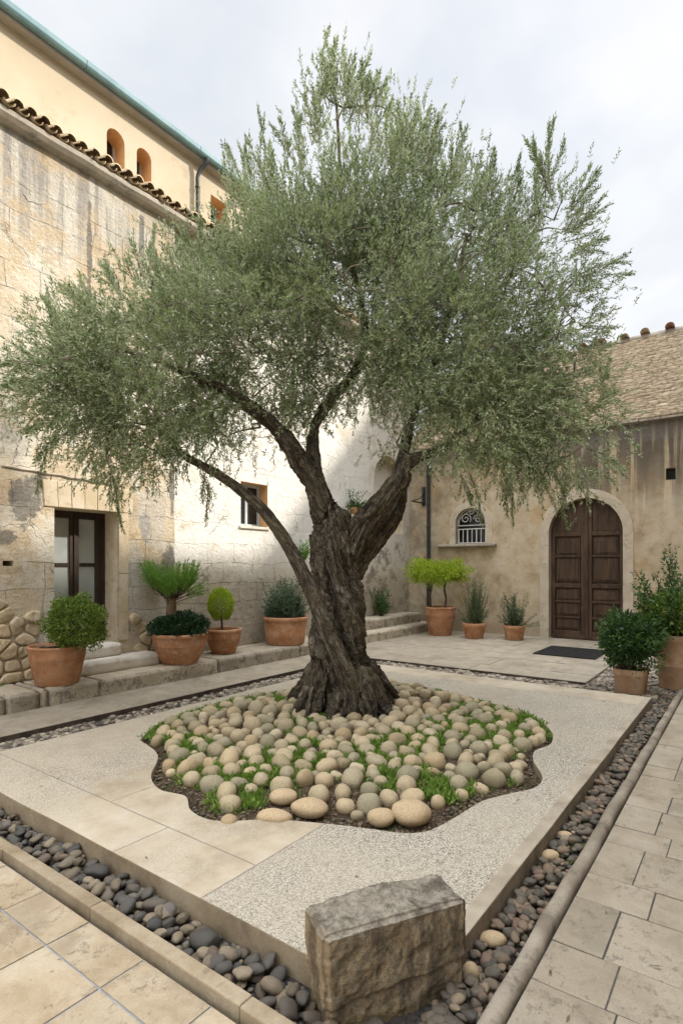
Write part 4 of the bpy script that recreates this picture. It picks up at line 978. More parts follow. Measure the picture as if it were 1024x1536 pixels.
put_stones(fl+lst+lst2, vd, 'dark_pebble', 'small dark pebble in the gravel channel in front of the platform', 'pebble', 'dark pebbles in the front gravel channel', 260, M['pebdark'], 'channel_gravel')
rr_ = []
for (px, py), r, lab, sc in (((729,1399),.05,'tan wedge shaped stone beside the right side of the hewn block',(1.4,.8,.8)),((837,1247),.045,'round tan stone at the upper part of the right gravel channel',(1,.95,.95)),((818,1278),.05,'brownish round stone against the platform edge in the right gravel channel',(1.1,.95,.95)),((706,1452),.045,'pale standing stone touching the right end of the hewn block',(.8,.8,1.2))):
    p = G(px, py, -.0); rr_.append((p.x, min(max(p.y,.83),.915), -.02, r, lab, sc))
lst = []; av = lambda x,y,r: inblock(x,y,r) or any(math.hypot(x-a[0],y-a[1])<a[3]+r*.7 for a in rr_)
channel(lst, 1.60, 8.2, .785, .955, ((.034,.044,160,0),(.022,.032,1500,0),(.014,.022,5200,0)), avoid=av)
l2 = []; channel(l2, 1.60, 7.0, .785, .955, ((.016,.034,600,1),), avoid=av)
l3 = []; channel(l3, 1.47, 2.2, .79, 1.25, ((.02,.034,300,0),), avoid=lambda x,y,r: inblock(x,y,r) or (x > 1.70 and y > .955) or y > 1.2 )
vr = make_variants('pebble', 12, M['pebright'], .17, .5)
put_stones(rr_+lst+l2+l3, vr, 'brown_pebble', 'small brown grey pebble in the gravel channel right of the platform', 'pebble', 'pebbles in the right gravel channel', 260, M['pebright'], 'side_gravel')
def grit(name, regions, mat, seed=0):
    V, Fs = [], []; o = 0
    for (x0, y0, x1, y1, z, n, rlo, rhi) in regions:
        for _ in range(n):
            x = random.uniform(x0, x1); y = random.uniform(y0, y1); r = random.uniform(rlo, rhi); v = stone_shape(random.randint(0,8), ICO, .1)*r*np.array([1.2,1,.8])
            a = random.uniform(0,6.28); ca, sa = math.cos(a), math.sin(a); v = np.c_[v[:,0]*ca-v[:,1]*sa, v[:,0]*sa+v[:,1]*ca, v[:,2]]+np.array([x,y,z+r*random.uniform(.2,.9)]); V.append(v); Fs.append(ICF+o); o += len(v)
    tag(mesh_np(name, np.concatenate(V), np.concatenate(Fs), mat, smooth=True), kind='stuff')
bmi = bmesh.new(); bmesh.ops.create_icosphere(bmi, subdivisions=2, radius=1); bmi.verts.index_update()
ICO = np.array([v.co[:] for v in bmi.verts]); ICF = np.array([[v.index for v in f.verts] for f in bmi.faces]); bmi.free()
grit('channel_grit', [(1.6,5.02,8.2,5.63,-.06,2600,.016,.034),(7.42,.98,8.19,5.6,-.055,2600,.02,.038)], M['pebgrey'])
grit('block_gravel', [(1.48,.80,1.69,1.16,-.055,420,.010,.022),(1.69,.80,2.15,.94,-.055,320,.010,.022)], M['pebright'])
grit('corner_gravel', [(8.2,.80,12.9,1.85,-.05,3200,.02,.038)], M['pebgrey'])
lo_r = []
for _ in range(420):
    i = random.randrange(len(OP)); p = OP[i]; q = np.array([cx, cy_]); t = random.uniform(.0,.10); lo_r.append(p+(q-p)*t)
V, Fs = [], []; o = 0
for p in lo_r:
    r = random.uniform(.005,.014); v = ICO*r*np.array([1.2,1,.7])+np.array([p[0],p[1],mound(*p)+r*.3]); V.append(v); Fs.append(ICF+o); o += len(v)
tag(mesh_np('mulch_chips', np.concatenate(V), np.concatenate(Fs), M['pebright'], smooth=True), kind='stuff')
# ------------------------------------------------------------------ hewn block
def hewn_block():
    L, W, H = .56, .205, .39; base = -.07; bm = bmesh.new(); bx(bm, (-L/2,-W/2,0), (L/2,W/2,H))
    bmesh.ops.bevel(bm, geom=bm.edges[:], offset=.012, segments=2, affect='EDGES')
    for ax, l, n in ((0,L,88),(1,W,34),(2,H,64)):
        for k in range(1, n):
            c = [0,0,0]; c[ax] = (-l/2 if ax < 2 else 0)+l*k/n; nn = [0,0,0]; nn[ax] = 1
            bmesh.ops.bisect_plane(bm, geom=bm.verts[:]+bm.edges[:]+bm.faces[:], plane_co=c, plane_no=nn)
    bmesh.ops.triangulate(bm, faces=bm.faces[:]); bm.verts.index_update()
    v = np.array([x.co[:] for x in bm.verts]); f = np.array([[q.index for q in fc.verts] for fc in bm.faces]); bm.free()
    c = np.array([0,0,H/2]); q = (v-c)/np.array([L/2,W/2,H/2]); m = np.abs(q).max(axis=1); isx = (np.abs(q[:,0]) >= m-.04); isy = (np.abs(q[:,1]) >= m-.06)&~isx
    d = np.where(isx[:,None], np.c_[np.sign(q[:,0]),q[:,1]*0,q[:,0]*0], np.where(isy[:,None], np.c_[q[:,1]*0,np.sign(q[:,1]),q[:,1]*0], np.c_[q[:,1]*0,q[:,1]*0,np.sign(q[:,2])]))
    d = unit(d*.8+q*.2)
    a = fbm(v*6.5+3, 5)*.018+fbm(v*28, 4)*.007+fbm(v*75, 2)*.003; top = np.clip((v[:,2]-H*.8)/(H*.2), 0, 1)
    # a ledge runs round the foot and the top edge is chipped
    lz = .115+.055*(v[:,0]/L+.5)+.010*fbm(np.c_[v[:,0]*9,v[:,1]*9,v[:,0]*0],3)
    ledge = np.where(v[:,2] < lz, .0, .012)*(isx|isy)
    groove = -.016*np.exp(-((v[:,2]-lz)/.008)**2)*(isx|isy)
    v = v+d*(a+ledge+groove)[:,None]
    v[:,2] += top*(fbm(np.c_[v[:,0]*5, v[:,1]*5, v[:,0]*0+2], 4)*.022- .004*v[:,0]/L)
    chip = (np.clip(-q[:,0]-.2,0,1)*np.clip(q[:,2]-.4,0,1)); v[:,2] -= chip*.02
    v[:,0] += np.where(q[:,0] < 0, -q[:,2]*.006, 0)
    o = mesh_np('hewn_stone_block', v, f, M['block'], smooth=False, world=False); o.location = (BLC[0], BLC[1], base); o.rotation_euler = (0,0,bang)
    o.data.shade_smooth()
    tag(o, 'rough hewn limestone block standing on the gravel at the near corner of the platform', 'stone block')
hewn_block()
# ------------------------------------------------------------------ leaves
def leaves(P, D, L, W, up=None, rng=RNG):
    """one pointed folded quad per leaf. returns verts, faces"""
    n = len(P); D = unit(D); r = rng.normal(size=(n,3)) if up is None else up+rng.normal(size=(n,3))*.45
    S = unit(np.cross(D, r)); N_ = np.cross(S, D); L = L[:,None]; W = W[:,None]
    a = P; b = P+D*L*.45+S*W*.5-N_*W*.12; c = P+D*L+N_*L*-.06; d = P+D*L*.45-S*W*.5-N_*W*.12
    V = np.stack([a,b,c,d], 1).reshape(-1,3); return V, np.arange(4*n).reshape(n,4)
def leafobj(name, P, D, L, W, mat, parent, up=None):
    V, Fc = leaves(P, D, L, W, up); return mesh_np(name, V, Fc, mat, parent, tint=RNG.random(len(Fc)), world=False)
def ball_dirs(n): return unit(RNG.normal(size=(n,3)))
# ------------------------------------------------------------------ pots
def lathe(bm, prof, n=40, mi=0, jit=0, sq=0):
    rings = []
    for r, z in prof:
        ring = []
        for i in range(n):
            a = 2*PI*i/n; k = 1
            if sq: k = 1/((abs(math.cos(a))**sq+abs(math.sin(a))**sq)**(1/sq))
            ring.append(bm.verts.new((r*k*math.cos(a)*(1+jit*math.sin(3*a+z*9)), r*k*math.sin(a), z)))
        rings.append(ring)
    for k in range(len(rings)-1):
        for i in range(n): bm.faces.new((rings[k][i], rings[k][(i+1)%n], rings[k+1][(i+1)%n], rings[k+1][i])).material_index = mi
    bm.faces.new(rings[0][::-1]).material_index = mi; bm.faces.new(rings[-1]).material_index = mi
def pot(parent, R, H, rb, style='rim', mat='terra', sq=0):
    t = .028
    if style == 'rim': p = [(rb,0),(rb+.01,.01),(rb+(R-rb)*.72,H*.66),(rb+(R-rb)*.78,H*.67),(rb+(R-rb)*.76,H*.70),(rb+(R-rb)*.80,H*.72),(rb+(R-rb)*.79,H*.75),(rb+(R-rb)*.90,H*.93),(R*.985,H*.94),(R,H*.965),(R*.985,H)]
    elif style == 'bowl': p = [(rb,0),(rb+.015,.01),(rb+(R-rb)*.45,H*.25),(rb+(R-rb)*.75,H*.52),(rb+(R-rb)*.78,H*.58),(rb+(R-rb)*.85,H*.60),(rb+(R-rb)*.83,H*.66),(rb+(R-rb)*.91,H*.80),(R*.955,H*.86),(R,H*.88),(R*1.01,H*.94),(R*.985,H)]
    elif style == 'drum': p = [(rb,0),(rb+.02,.02),(rb+(R-rb)*.5,H*.3),(rb+(R-rb)*.55,H*.34),(rb+(R-rb)*.52,H*.38),(rb+(R-rb)*.72,H*.7),(rb+(R-rb)*.66,H*.76),(rb+(R-rb)*.72,H*.84),(R,H*.87),(R*1.01,H*.95),(R*.98,H)]
    elif style == 'tier': p = [(rb,0),(rb+.01,.01),(rb*1.1,H*.40),(rb*1.14,H*.42),(rb*1.14,H*.455),(rb*1.06,H*.46),(rb+(R-rb)*.80,H*.86),(R*.98,H*.885),(R,H*.90),(R*1.01,H*.97),(R*.985,H)]
    else: p = [(rb,0),(rb+.005,.008),(rb+(R-rb)*.75,H*.74),(rb+(R-rb)*.9,H*.75),(R*.985,H*.76),(R,H*.79),(R*1.0,H*.97),(R*.985,H)]
    p += [(R-t-.006,H),(R-t-.01,H*.93),(R-t-.015,H*.88)]
    bm = bmesh.new(); lathe(bm, p, 44, 0, .004, sq); o = fin('pot', bm, M[mat], parent, smooth=True, world=False)
    m = o.modifiers.new('b', 'BEVEL'); m.width = .003; m.segments = 1; m.limit_method = 'ANGLE'; m.angle_limit = .6
    n = 26; rs = R-t-.008; V = [(0,0,H*.9)]
    for k in (1,2,3,4):
        for i in range(n):
            a = 2*PI*i/n; kk = 1/((abs(math.cos(a))**sq+abs(math.sin(a))**sq)**(1/sq)) if sq else 1
            V.append((rs*k/4*math.cos(a)*kk, rs*k/4*math.sin(a)*kk, H*.9+random.uniform(-.01,.012)))
    bm = bmesh.new(); vs = [bm.verts.new(v) for v in V]
    for i in range(n):
        bm.faces.new((vs[0], vs[1+i], vs[1+(i+1)%n]))
        for k in range(3): bm.faces.new((vs[1+k*n+i], vs[1+(k+1)*n+i], vs[1+(k+1)*n+(i+1)%n], vs[1+k*n+(i+1)%n]))
    fin('soil', bm, M['soil'], parent, smooth=True, world=False)
def toloc(v, th):   # camera-aligned offset (right, up, away) -> local offset
    return Vector((v[0]*R2[0]+v[2]*F2[0], v[0]*R2[1]+v[2]*F2[1], v[1]))
def bush_pts(c, rad, n, bump=.22, seed=0, shell=.55, fmin=-.9):
    d = ball_dirs(n*2); d = d[d[:,2] > fmin][:n]; r = RNG.random(len(d))**.5; r = shell+(1-shell)*r
    k = 1+bump*fbm(d*2.6+seed*5.1, 3)*1.6
    P = np.array(c)+d*np.array(rad)*(r*k)[:,None]; return P, d
def stems(name, parent, base, tips, r0, mat='stem', n=6, bend=.12):
    bm = bmesh.new()
    for t in tips:
        b = np.array(base)+RNG.normal(size=3)*np.array([.02,.02,0]); t = np.array(t); m1 = b+(t-b)*.4+RNG.normal(size=3)*bend*np.linalg.norm(t-b)*.4; m2 = b+(t-b)*.75+RNG.normal(size=3)*bend*np.linalg.norm(t-b)*.3
        P = smooth_path([b, m1, m2, t], 3); tube(bm, P, np.linspace(r0, r0*.3, len(P)), n)
    return fin(name, bm, M[mat], parent, smooth=True, world=False)
def sprays(base_pts, tip_pts, nleaf, L, W, ang=.7, droop=.0):
    """leaves set along curved shoots"""
    Ps, Ds = [], []
    b = np.asarray(base_pts); t = np.asarray(tip_pts); n = len(b)
    for k in range(nleaf):
        s = .12+.88*(k+.5)/nleaf; d = unit(t-b); side = ball_dirs(n); side = unit(side-d*np.sum(side*d,1)[:,None])
        P = b+(t-b)*s; P[:,2] -= droop*s*s; Ps.append(P+RNG.normal(size=(n,3))*.004); Ds.append(d*math.cos(ang)+side*math.sin(ang)+np.array([0,0,-droop*.5*s]))
    P = np.concatenate(Ps); D = np.concatenate(Ds); m = len(P); return P, D, L*RNG.uniform(.7,1.2,m), W*RNG.uniform(.7,1.2,m)
def potted(label, px, D, z, R, H, rb, style, mat='terra', sq=0, cat='potted plant'):
    p = cam2w((px-512)/F_*D, D, z); o = thing('potted_plant', label, cat, p); pot(o, R, H, rb, style, mat, sq); return o
def blob(o, c, rad, n, L, W, mat, bump=.2, seed=0, shell=.55, name='foliage', fmin=-.9, outw=1.0):
    P, d = bush_pts(c, rad, n, bump, seed, shell, fmin); m = len(P)
    return leafobj(name, P, d*outw+RNG.normal(size=(m,3))*.7+np.array([0,0,.25]), RNG.uniform(.7,1.25,m)*L, RNG.uniform(.7,1.2,m)*W, M[mat], o)
# 1 boxwood by the glazed door
o = potted('terracotta pot with a round boxwood bush in front of the glazed door', 86, 6.75, .2, .33, .46, .23, 'rim')
c = toloc((.22,.72,0),0); blob(o, c, (.34,.34,.31), 9000, .032, .02, 'box', .28, 1)
stems('stem', o, (0.02,0,.40), [np.array(c)+ball_dirs(1)[0]*.22 for _ in range(14)], .012)
# 2 bowl with tall upright fern shrub over dark ground cover
o = potted('wide terracotta bowl with an upright feathery green shrub above dark leaves', 270, 8.2, .2, .40, .44, .235, 'bowl')
blob(o, (0,0,.46), (.40,.40,.26), 7000, .04, .022, 'darkleaf', .2, 2, .5, 'ground_cover', -.15)
st = np.array(toloc((-.13,.84,0),0)); sb = np.array(toloc((-.12,.40,0),0))
bm = bmesh.new(); tube(bm, smooth_path([sb, (sb+st)/2+.01, st, st+np.array([0,0,.10])], 4), np.linspace(.085,.065,13), 12); fin('stem', bm, M['frondstem'], o, smooth=True, world=False)
tips = []; mids = []
for i in range(330):
    u = random.uniform(-1,1); dep = random.uniform(-.2,.2); m0 = (u*.25, .05+random.uniform(0,.10)+.17*abs(u), dep); hh = random.uniform(.20,.52)*(1-.30*abs(u)); mids.append(st+np.array(toloc(m0,0))); tips.append(st+np.array(toloc((m0[0]+u*.14+random.uniform(-.05,.05), m0[1]+hh, dep*1.3),0)))
tips += [st+np.array(toloc((.50+random.uniform(-.08,.06), .26+random.uniform(-.1,.1), random.uniform(-.1,.1)),0)) for _ in range(16)]+[st+np.array(toloc((-.42+random.uniform(-.06,.08), .62+random.uniform(-.12,.05), random.uniform(-.1,.1)),0)) for _ in range(22)]
tips = np.array(tips); bs = st+np.array([0,0,.08])+RNG.normal(size=(len(tips),3))*.035; mid = bs+(tips-bs)*.35; mid[:len(mids)] = np.array(mids)
P, D_, L_, W_ = sprays(mid, tips, 30, .042, .009, .5); leafobj('foliage', P, D_, L_, W_, M['fern'], o)
bm = bmesh.new()
for b_, m_, t_ in list(zip(bs, mid, tips))[::5]: tube(bm, [b_, m_, t_], [.006,.005,.002], 4)
fin('branches', bm, M['stem'], o, world=False)
# 3 little round topiary
o = potted('small terracotta bowl with an egg shaped lime green topiary', 335, 9.1, .2, .29, .40, .17, 'bowl')
blob(o, (-.03,.03,.78), (.205,.205,.27), 11000, .028, .009, 'lime', .06, 3, .62)
stems('stem', o, (-.03,.03,.34), [(-.03,.03,.7),(-.06,0,.66),(0,.06,.68)], .014)
# 4 drum with grey green shrub
o = potted('deep terracotta drum pot with a grey green shrub left of the olive trunk', 428, 10.2, .2, .405, .50, .32, 'drum')
n = 170; tips = np.c_[RNG.normal(size=(n,2))*.17, .50+np.abs(RNG.normal(size=n))*.01+RNG.uniform(.08,.72,n)]; k = np.hypot(tips[:,0],tips[:,1]); tips[:,:2] *= (1+.4*(tips[:,2:]-.5)); tips = tips[k < .5]
bs = np.c_[tips[:,:2]*.45, np.full(len(tips), .47)]
P, D_, L_, W_ = sprays(bs, tips, 36, .048, .02, .9); leafobj('foliage', P, D_, L_, W_, M['greygreen'], o)
blob(o, (0,0,.60), (.36,.36,.26), 5000, .045, .02, 'greygreen', .25, 4, .3, 'foliage', -.4)
stems('stem', o, (0,0,.42), tips[::9], .010)
# 5 cloud pruned lime tree
o = potted('terracotta pot with two lime green cloud pruned crowns by the downpipe', 660, 13.2, 0, .37, .66, .25, 'rim')
P1, d1_ = bush_pts(toloc((-.30,1.46,0),0), (.46,.46,.32), 8000, .5, 5, .3); P2, d2_ = bush_pts(toloc((.24,1.47,.05),0), (.44,.44,.30), 7000, .5, 6, .3)
P = np.concatenate([P1,P2]); d = np.concatenate([d1_,d2_]); m = len(P); leafobj('foliage', P, d*.6+RNG.normal(size=(m,3))*.6+np.array([0,0,.4]), RNG.uniform(.035,.06,m), RNG.uniform(.014,.022,m), M['lime'], o)
bm = bmesh.new()
for q in ([(-.22,.58,0),(-.24,.9,0),(-.2,1.2,.02),(-.26,1.42,0)],[(.1,.58,0),(.14,.85,.02),(.1,1.1,0),(.2,1.42,.03)]):
    P = smooth_path([toloc(v,0) for v in q], 5); tube(bm, P, np.linspace(.032,.018,len(P)), 8)
fin('stem', bm, M['stem'], o, smooth=True, world=False)
# 6 rosemary, 7 straggly herb
o = potted('small orange pot with a tall dark rosemary between lime tree and herb', 711, 12.6, 0, .26, .34, .19, 'lip')
n = 130; a = RNG.uniform(0,2*PI,n); rr0 = RNG.uniform(0,.36,n); tips = np.c_[rr0*np.cos(a), rr0*np.sin(a), RNG.uniform(.55,1.42,n)-rr0*.5]; bs = np.c_[tips[:,:2]*.3, np.full(n,.30)]
P, D_, L_, W_ = sprays(bs, tips, 42, .05, .012, .6); leafobj('foliage', P, D_, L_, W_, M['rosemary'], o); stems('stem', o, (0,0,.28), tips[::8], .008)
o = potted('small orange pot with a straggly green herb close to the arched door', 771, 12.3, 0, .235, .32, .175, 'lip')
n = 75; a = RNG.uniform(0,2*PI,n); rr0 = RNG.uniform(0,.36,n); tips = np.c_[rr0*np.cos(a), rr0*np.sin(a), RNG.uniform(.42,1.10,n)-rr0*.3]
tips = np.concatenate([tips, np.array([toloc((.52,.38,0),0), toloc((.46,.55,0),0), toloc((.55,.3,.05),0)])]); bs = np.c_[tips[:,:2]*.25, np.full(len(tips),.28)]
P, D_, L_, W_ = sprays(bs, tips, 38, .055, .017, .8); leafobj('foliage', P, D_, L_, W_, M['rosemary'], o); stems('stem', o, (0,0,.26), tips[::4], .007)
# 8 dark bush, 9 tall shrub at right
o = potted('squarish weathered clay pot with a dense dark green bush at the gravel corner', 946, 7.26, -.02, .20, .31, .165, 'lip', 'terra_old', 4)
c = toloc((-.02,.66,0),0); blob(o, c, (.37,.37,.35), 5200, .055, .026, 'midleaf', .42, 8, .35); blob(o, c, (.32,.32,.32), 1800, .06, .026, 'darkleaf', .4, 9, .3, 'inner_foliage')
stems('stem', o, (0,0,.27), [np.array(c)+ball_dirs(1)[0]*.32 for _ in range(22)], .012)
o = potted('large two tier clay planter with a tall loose shrub at the right edge', 1022, 7.5, -.02, .335, .72, .255, 'tier', 'terra_old')
n = 90; u = RNG.uniform(-.55,.55,n); dp = RNG.uniform(-.42,.42,n); hh = RNG.uniform(.95,1.62,n)-.45*np.abs(u)**1.2
tips = [toloc((u[i]-.08, hh[i], dp[i]),0) for i in range(n)]+[toloc((-.18+random.uniform(-.1,.1), 1.86+random.uniform(-.12,.1), random.uniform(-.1,.1)),0) for _ in range(9)]+[toloc((-.60+random.uniform(-.06,.1), 1.35+random.uniform(-.22,.25), random.uniform(-.1,.1)),0) for _ in range(9)]
tips = np.array([tuple(t) for t in tips]); bs = np.c_[tips[:,:2]*.35, np.full(len(tips),.70)]+0.0
P, D_, L_, W_ = sprays(bs, tips, 40, .06, .028, .95, .03); leafobj('foliage', P, D_, L_, W_, M['midleaf'], o)
blob(o, toloc((-.12,.98,0),0), (.44,.44,.30), 3200, .055, .024, 'box', .3, 12, .3, 'lower_foliage')
stems('stem', o, (0,0,.62), tips[::4], .013)
# 10 pot on the ledge
o = thing('potted_plant', 'small terracotta pot on the wall ledge behind the fork of the olive', 'potted plant', (10.25,7.16,2.74)); pot(o, .10, .17, .075, 'lip')
n = 36; tips = np.array([tuple(toloc((random.uniform(-.2,.3), .12+random.uniform(.05,.22)+(.28 if random.random() < .3 else 0), random.uniform(-.12,.1)),0)) for _ in range(n)]); bs = np.c_[tips[:,:2]*.2, np.full(n,.15)]
P, D_, L_, W_ = sprays(bs, tips, 18, .05, .026, .9); leafobj('foliage', P, D_, L_, W_, M['midleaf'], o); stems('stem', o, (0,0,.14), tips[::5], .006)
# wall shrubs in the corner
def ground_shrub(label, p, spread, h, n, mat, nl=26, L=.05, W=.02, name='wall_shrub'):
    o = thing(name, label, 'shrub', p); tips = np.c_[RNG.normal(size=(n,2))*spread, RNG.uniform(.25,1,n)*h]; bs = np.c_[tips[:,:2]*.3, np.zeros(n)]
    P, D_, L_, W_ = sprays(bs, tips, nl, L, W, .8); leafobj('foliage', P, D_, L_, W_, M[mat], o); stems('stem', o, (0,0,0), tips[::6], .008); return o
ground_shrub('low dark green shrub on the step close behind the olive trunk', (9.95,7.05,.42), .14, .62, 90, 'darkleaf')
ground_shrub('bright green weed clump growing against the stained corner wall', (11.35,7.14,.43), .13, .70, 80, 'midleaf')
ground_shrub('small green sprig growing out of the wall joint left of the trunk', (8.62,7.26,1.72), .09, .42, 26, 'fern')
ct = thing('climbing_vine', 'brown vine stem rising up the wall right behind the olive trunk', 'vine', (10.05,7.18,.42))
bm = bmesh.new(); P = smooth_path([(0,0,-.02),(.04,.02,.5),(-.03,.03,1.1),(.05,.05,1.7),(.02,.05,2.2)], 6); tube(bm, P, np.linspace(.10,.055,len(P)), 10); fin('stem', bm, M['stem'], ct, smooth=True, world=False)
P, d = bush_pts((.05,0,2.15), (.3,.1,.35), 500, .3, 21, .2); leafobj('foliage', P, d+RNG.normal(size=(len(P),3)), np.full(len(P),.05), np.full(len(P),.025), M['midleaf'], ct)
# doormat
dm = thing('doormat', 'black rubber doormat with an open grid lying before the arched door', 'doormat', (10.95,2.72,0))
bm = bmesh.new(); bx(bm, (10.35,2.2,.002), (11.55,3.25,.010)); fin('backing', bm, M['mat'], dm)
bm = bmesh.new()
for i in range(25): bx(bm, (10.35,2.2+1.05*i/24-.008,.0105), (11.55,2.2+1.05*i/24+.008,.022))
for i in range(29): bx(bm, (10.35+1.2*i/28-.008,2.2,.0108), (10.35+1.2*i/28+.008,3.25,.0205))
fin('grid', bm, M['mat'], dm)
# ------------------------------------------------------------------ grass in the bed
def tuft(px, py, n, spread, h):
    pass
Pg, Dg, Lg, Wg = [], [], [], []
cnt = 0
while cnt < 1500:
    x = random.uniform(*xs); y = random.uniform(*ys)
    fr = x*F2[0]+y*F2[1]
    if not inside(x, y) or bdist(x, y) < (.14 if fr < 5.0 else .03) or math.hypot(x-TX, y-TY) < .42: continue
    nz = vnoise(np.array([[x*1.7+9, y*1.7, 3.3]]))[0]; dleft = y-TY
    fr = x*F2[0]+y*F2[1]
    dens = .25+1.2*nz+(.25 if fr > 4.6 else 0)
    if not pk.ok(x, y, .010, .90): continue
    if random.random() > dens: continue
    cnt += 1; k = random.randint(24, 48); z = mound(x, y); hh = random.uniform(.022,.046)*(1.15 if nz > .1 else .8)
    a = RNG.uniform(0,2*PI,k); t = RNG.uniform(.1,1.5,k)
    P = np.c_[x+RNG.normal(size=k)*.03, y+RNG.normal(size=k)*.03, z+RNG.uniform(-.005,.035,k)]; Pg.append(P); Dg.append(np.c_[np.cos(a)*t, np.sin(a)*t, np.ones(k)]); Lg.append(hh*RNG.uniform(.5,1.3,k)); Wg.append(RNG.uniform(.007,.015,k))
P = np.concatenate(Pg); V, Fc = leaves(P, np.concatenate(Dg), np.concatenate(Lg), np.concatenate(Wg))
tag(mesh_np('grass', V, Fc, M['grassleaf'], tint=RNG.random(len(Fc))), kind='stuff')
n_ = 150; P = np.c_[RNG.uniform(-.1,8,n_), RNG.uniform(-.6,6.4,n_), np.zeros(n_)]; zz = np.where((P[:,0]>1.75)&(P[:,0]<7.35)&(P[:,1]>1.0)&(P[:,1]<4.95), PZ+.004, .006)
P[:,2] = zz; kp = ~((P[:,0]>1.36)&(P[:,0]<1.72))&~((P[:,1]>.68)&(P[:,1]<.98))&~((P[:,1]>4.98)&(P[:,1]<5.68))&~((P[:,0]>7.38)&(P[:,0]<8.24)); kp &= np.array([not inside(a, b) for a, b in P[:,:2]]); P = P[kp]; n_ = len(P)
V, Fc = leaves(P, np.c_[RNG.normal(size=(n_,2)), RNG.uniform(0,.12,n_)], RNG.uniform(.03,.05,n_), RNG.uniform(.009,.013,n_), up=np.array([0,0,2.5]))
M['deadleaf'] = mat_leaf('dry fallen leaf', (.10,.07,.035), (.24,.20,.10), None, .1); tag(mesh_np('fallen_leaves', V, Fc, M['deadleaf'], tint=RNG.random(len(Fc))), kind='stuff')
def weeds(name, spots):
    Pl, Dl = [], []
    for (x, y, z, k, sp) in spots:
        a = RNG.uniform(0,2*PI,k); t = RNG.uniform(.2,1.2,k); Pl.append(np.c_[x+RNG.normal(size=k)*sp, y+RNG.normal(size=k)*sp, np.full(k, z)]); Dl.append(np.c_[np.cos(a)*t, np.sin(a)*t, np.ones(k)])
    P = np.concatenate(Pl); V, Fc = leaves(P, np.concatenate(Dl), RNG.uniform(.02,.05,len(P)), RNG.uniform(.004,.01,len(P))); tag(mesh_np(name, V, Fc, M['grassleaf'], tint=RNG.random(len(Fc))), kind='stuff')
sp = [(random.uniform(3.2,7.2), random.uniform(.80,.94), -.04, 30, .03) for _ in range(24)]+[(random.uniform(2.0,3.3), random.uniform(7.0,7.15), .2, 30, .03) for _ in range(12)]+[(1.46,1.32,.0,8,.006)]
sp += [(random.uniform(5.5,12.5), 7.28, .2, 14, .02) for _ in range(20)]
weeds('weeds', sp)
# ------------------------------------------------------------------ the olive tree
tree = thing('olive_tree', 'big old olive tree with twisted trunk and silvery crown in the middle of the court', 'tree', (TX,TY,.05))
DT = 5.92
SK = {   # px, py, diameter px, depth
 'trunk': [(516,1112,150,5.92),(515,1085,132,5.92),(513,1050,112,5.92),(512,1005,98,5.92),(510,955,86,5.92),(508,905,80,5.92),(506,855,78,5.92),(504,810,76,5.92),(500,770,66,5.92)],
 'left': [(502,805,50,5.90),(484,762,46,5.88),(468,724,42,5.85),(449,690,36,5.80),(425,655,31,5.74),(397,626,27,5.66),(364,602,23,5.55),(332,584,19,5.45),(285,560,15,5.3),(225,535,11,5.2),(160,520,7,5.1)],
 'mid': [(494,790,42,5.95),(476,735,38,5.98),(473,700,32,6.0),(469,664,26,6.05),(477,628,23,6.1),(500,592,21,6.15),(532,556,18,6.2),(548,500,15,6.25),(536,430,12,6.3),(515,350,10,6.3),(510,260,8,6.2),(506,180,6,6.15),(500,100,4,6.1)],
 'right': [(518,835,54,5.9),(543,790,50,5.86),(573,752,44,5.8),(597,722,36,5.75),(606,696,30,5.72),(636,682,22,5.7),(668,668,18,5.68),(720,625,14,5.6),(770,570,11,5.5),(830,520,8,5.5)],
 'rightup': [(600,716,30,5.76),(610,660,21,5.85),(632,590,17,6.0),(660,520,14,6.1),(680,440,11,6.2),(700,350,8,6.2)],
 'rightback': [(528,860,40,6.05),(560,812,36,6.1),(590,776,30,6.15),(604,742,22,6.1),(606,712,20,5.9)],
 'thin': [(534,1075,34,5.60),(526,1030,34,5.58),(508,985,32,5.55),(488,940,30,5.53),(470,895,27,5.53),(448,848,25,5.52),(424,806,23,5.5),(398,770,21,5.48),(368,742,19,5.46),(335,717,17,5.44),(304,699,16,5.42),(272,680,13,5.35),(235,640,9,5.3)],
 'root1': [(500,1010,40,5.80),(470,1060,36,5.74),(440,1085,26,5.75),(418,1104,14,5.8)], 'root2': [(520,1010,44,5.75),(515,1060,44,5.62),(500,1095,30,5.52),(492,1115,16,5.45)],
 'root3': [(540,1010,40,5.8),(565,1060,36,5.72),(588,1085,26,5.70),(612,1102,14,5.7)], 'root4': [(530,1010,40,5.7),(545,1070,38,5.58),(552,1098,28,5.5),(556,1115,16,5.45)], 'root5':[(480,1000,34,5.75),(462,1060,34,5.64),(450,1095,24,5.56),(444,1115,14,5.5)], 'root6':[(545,1000,40,6.0),(580,1050,34,6.15),(600,1070,20,6.3)], 'root7':[(485,1000,40,6.0),(450,1050,34,6.2),(430,1065,20,6.35)]}
def skel(key, k=6):
    P = [PD(a, b, d) for a, b, c, d in SK[key]]; R = [c/2*d/F_*(.84 if not key.startswith('root') else .92)*(.82 if b < 775 and key != 'thin' else 1) for a, b, c, d in SK[key]]
    Q = smooth_path(P, k); r = np.interp(np.linspace(0, len(R)-1, len(Q)), range(len(R)), R); return Q, r
allP, allR, allS, allT, allI = [], [], [], [], []
V, Fs = [], []; o = 0
bm = bmesh.new(); thick = {}
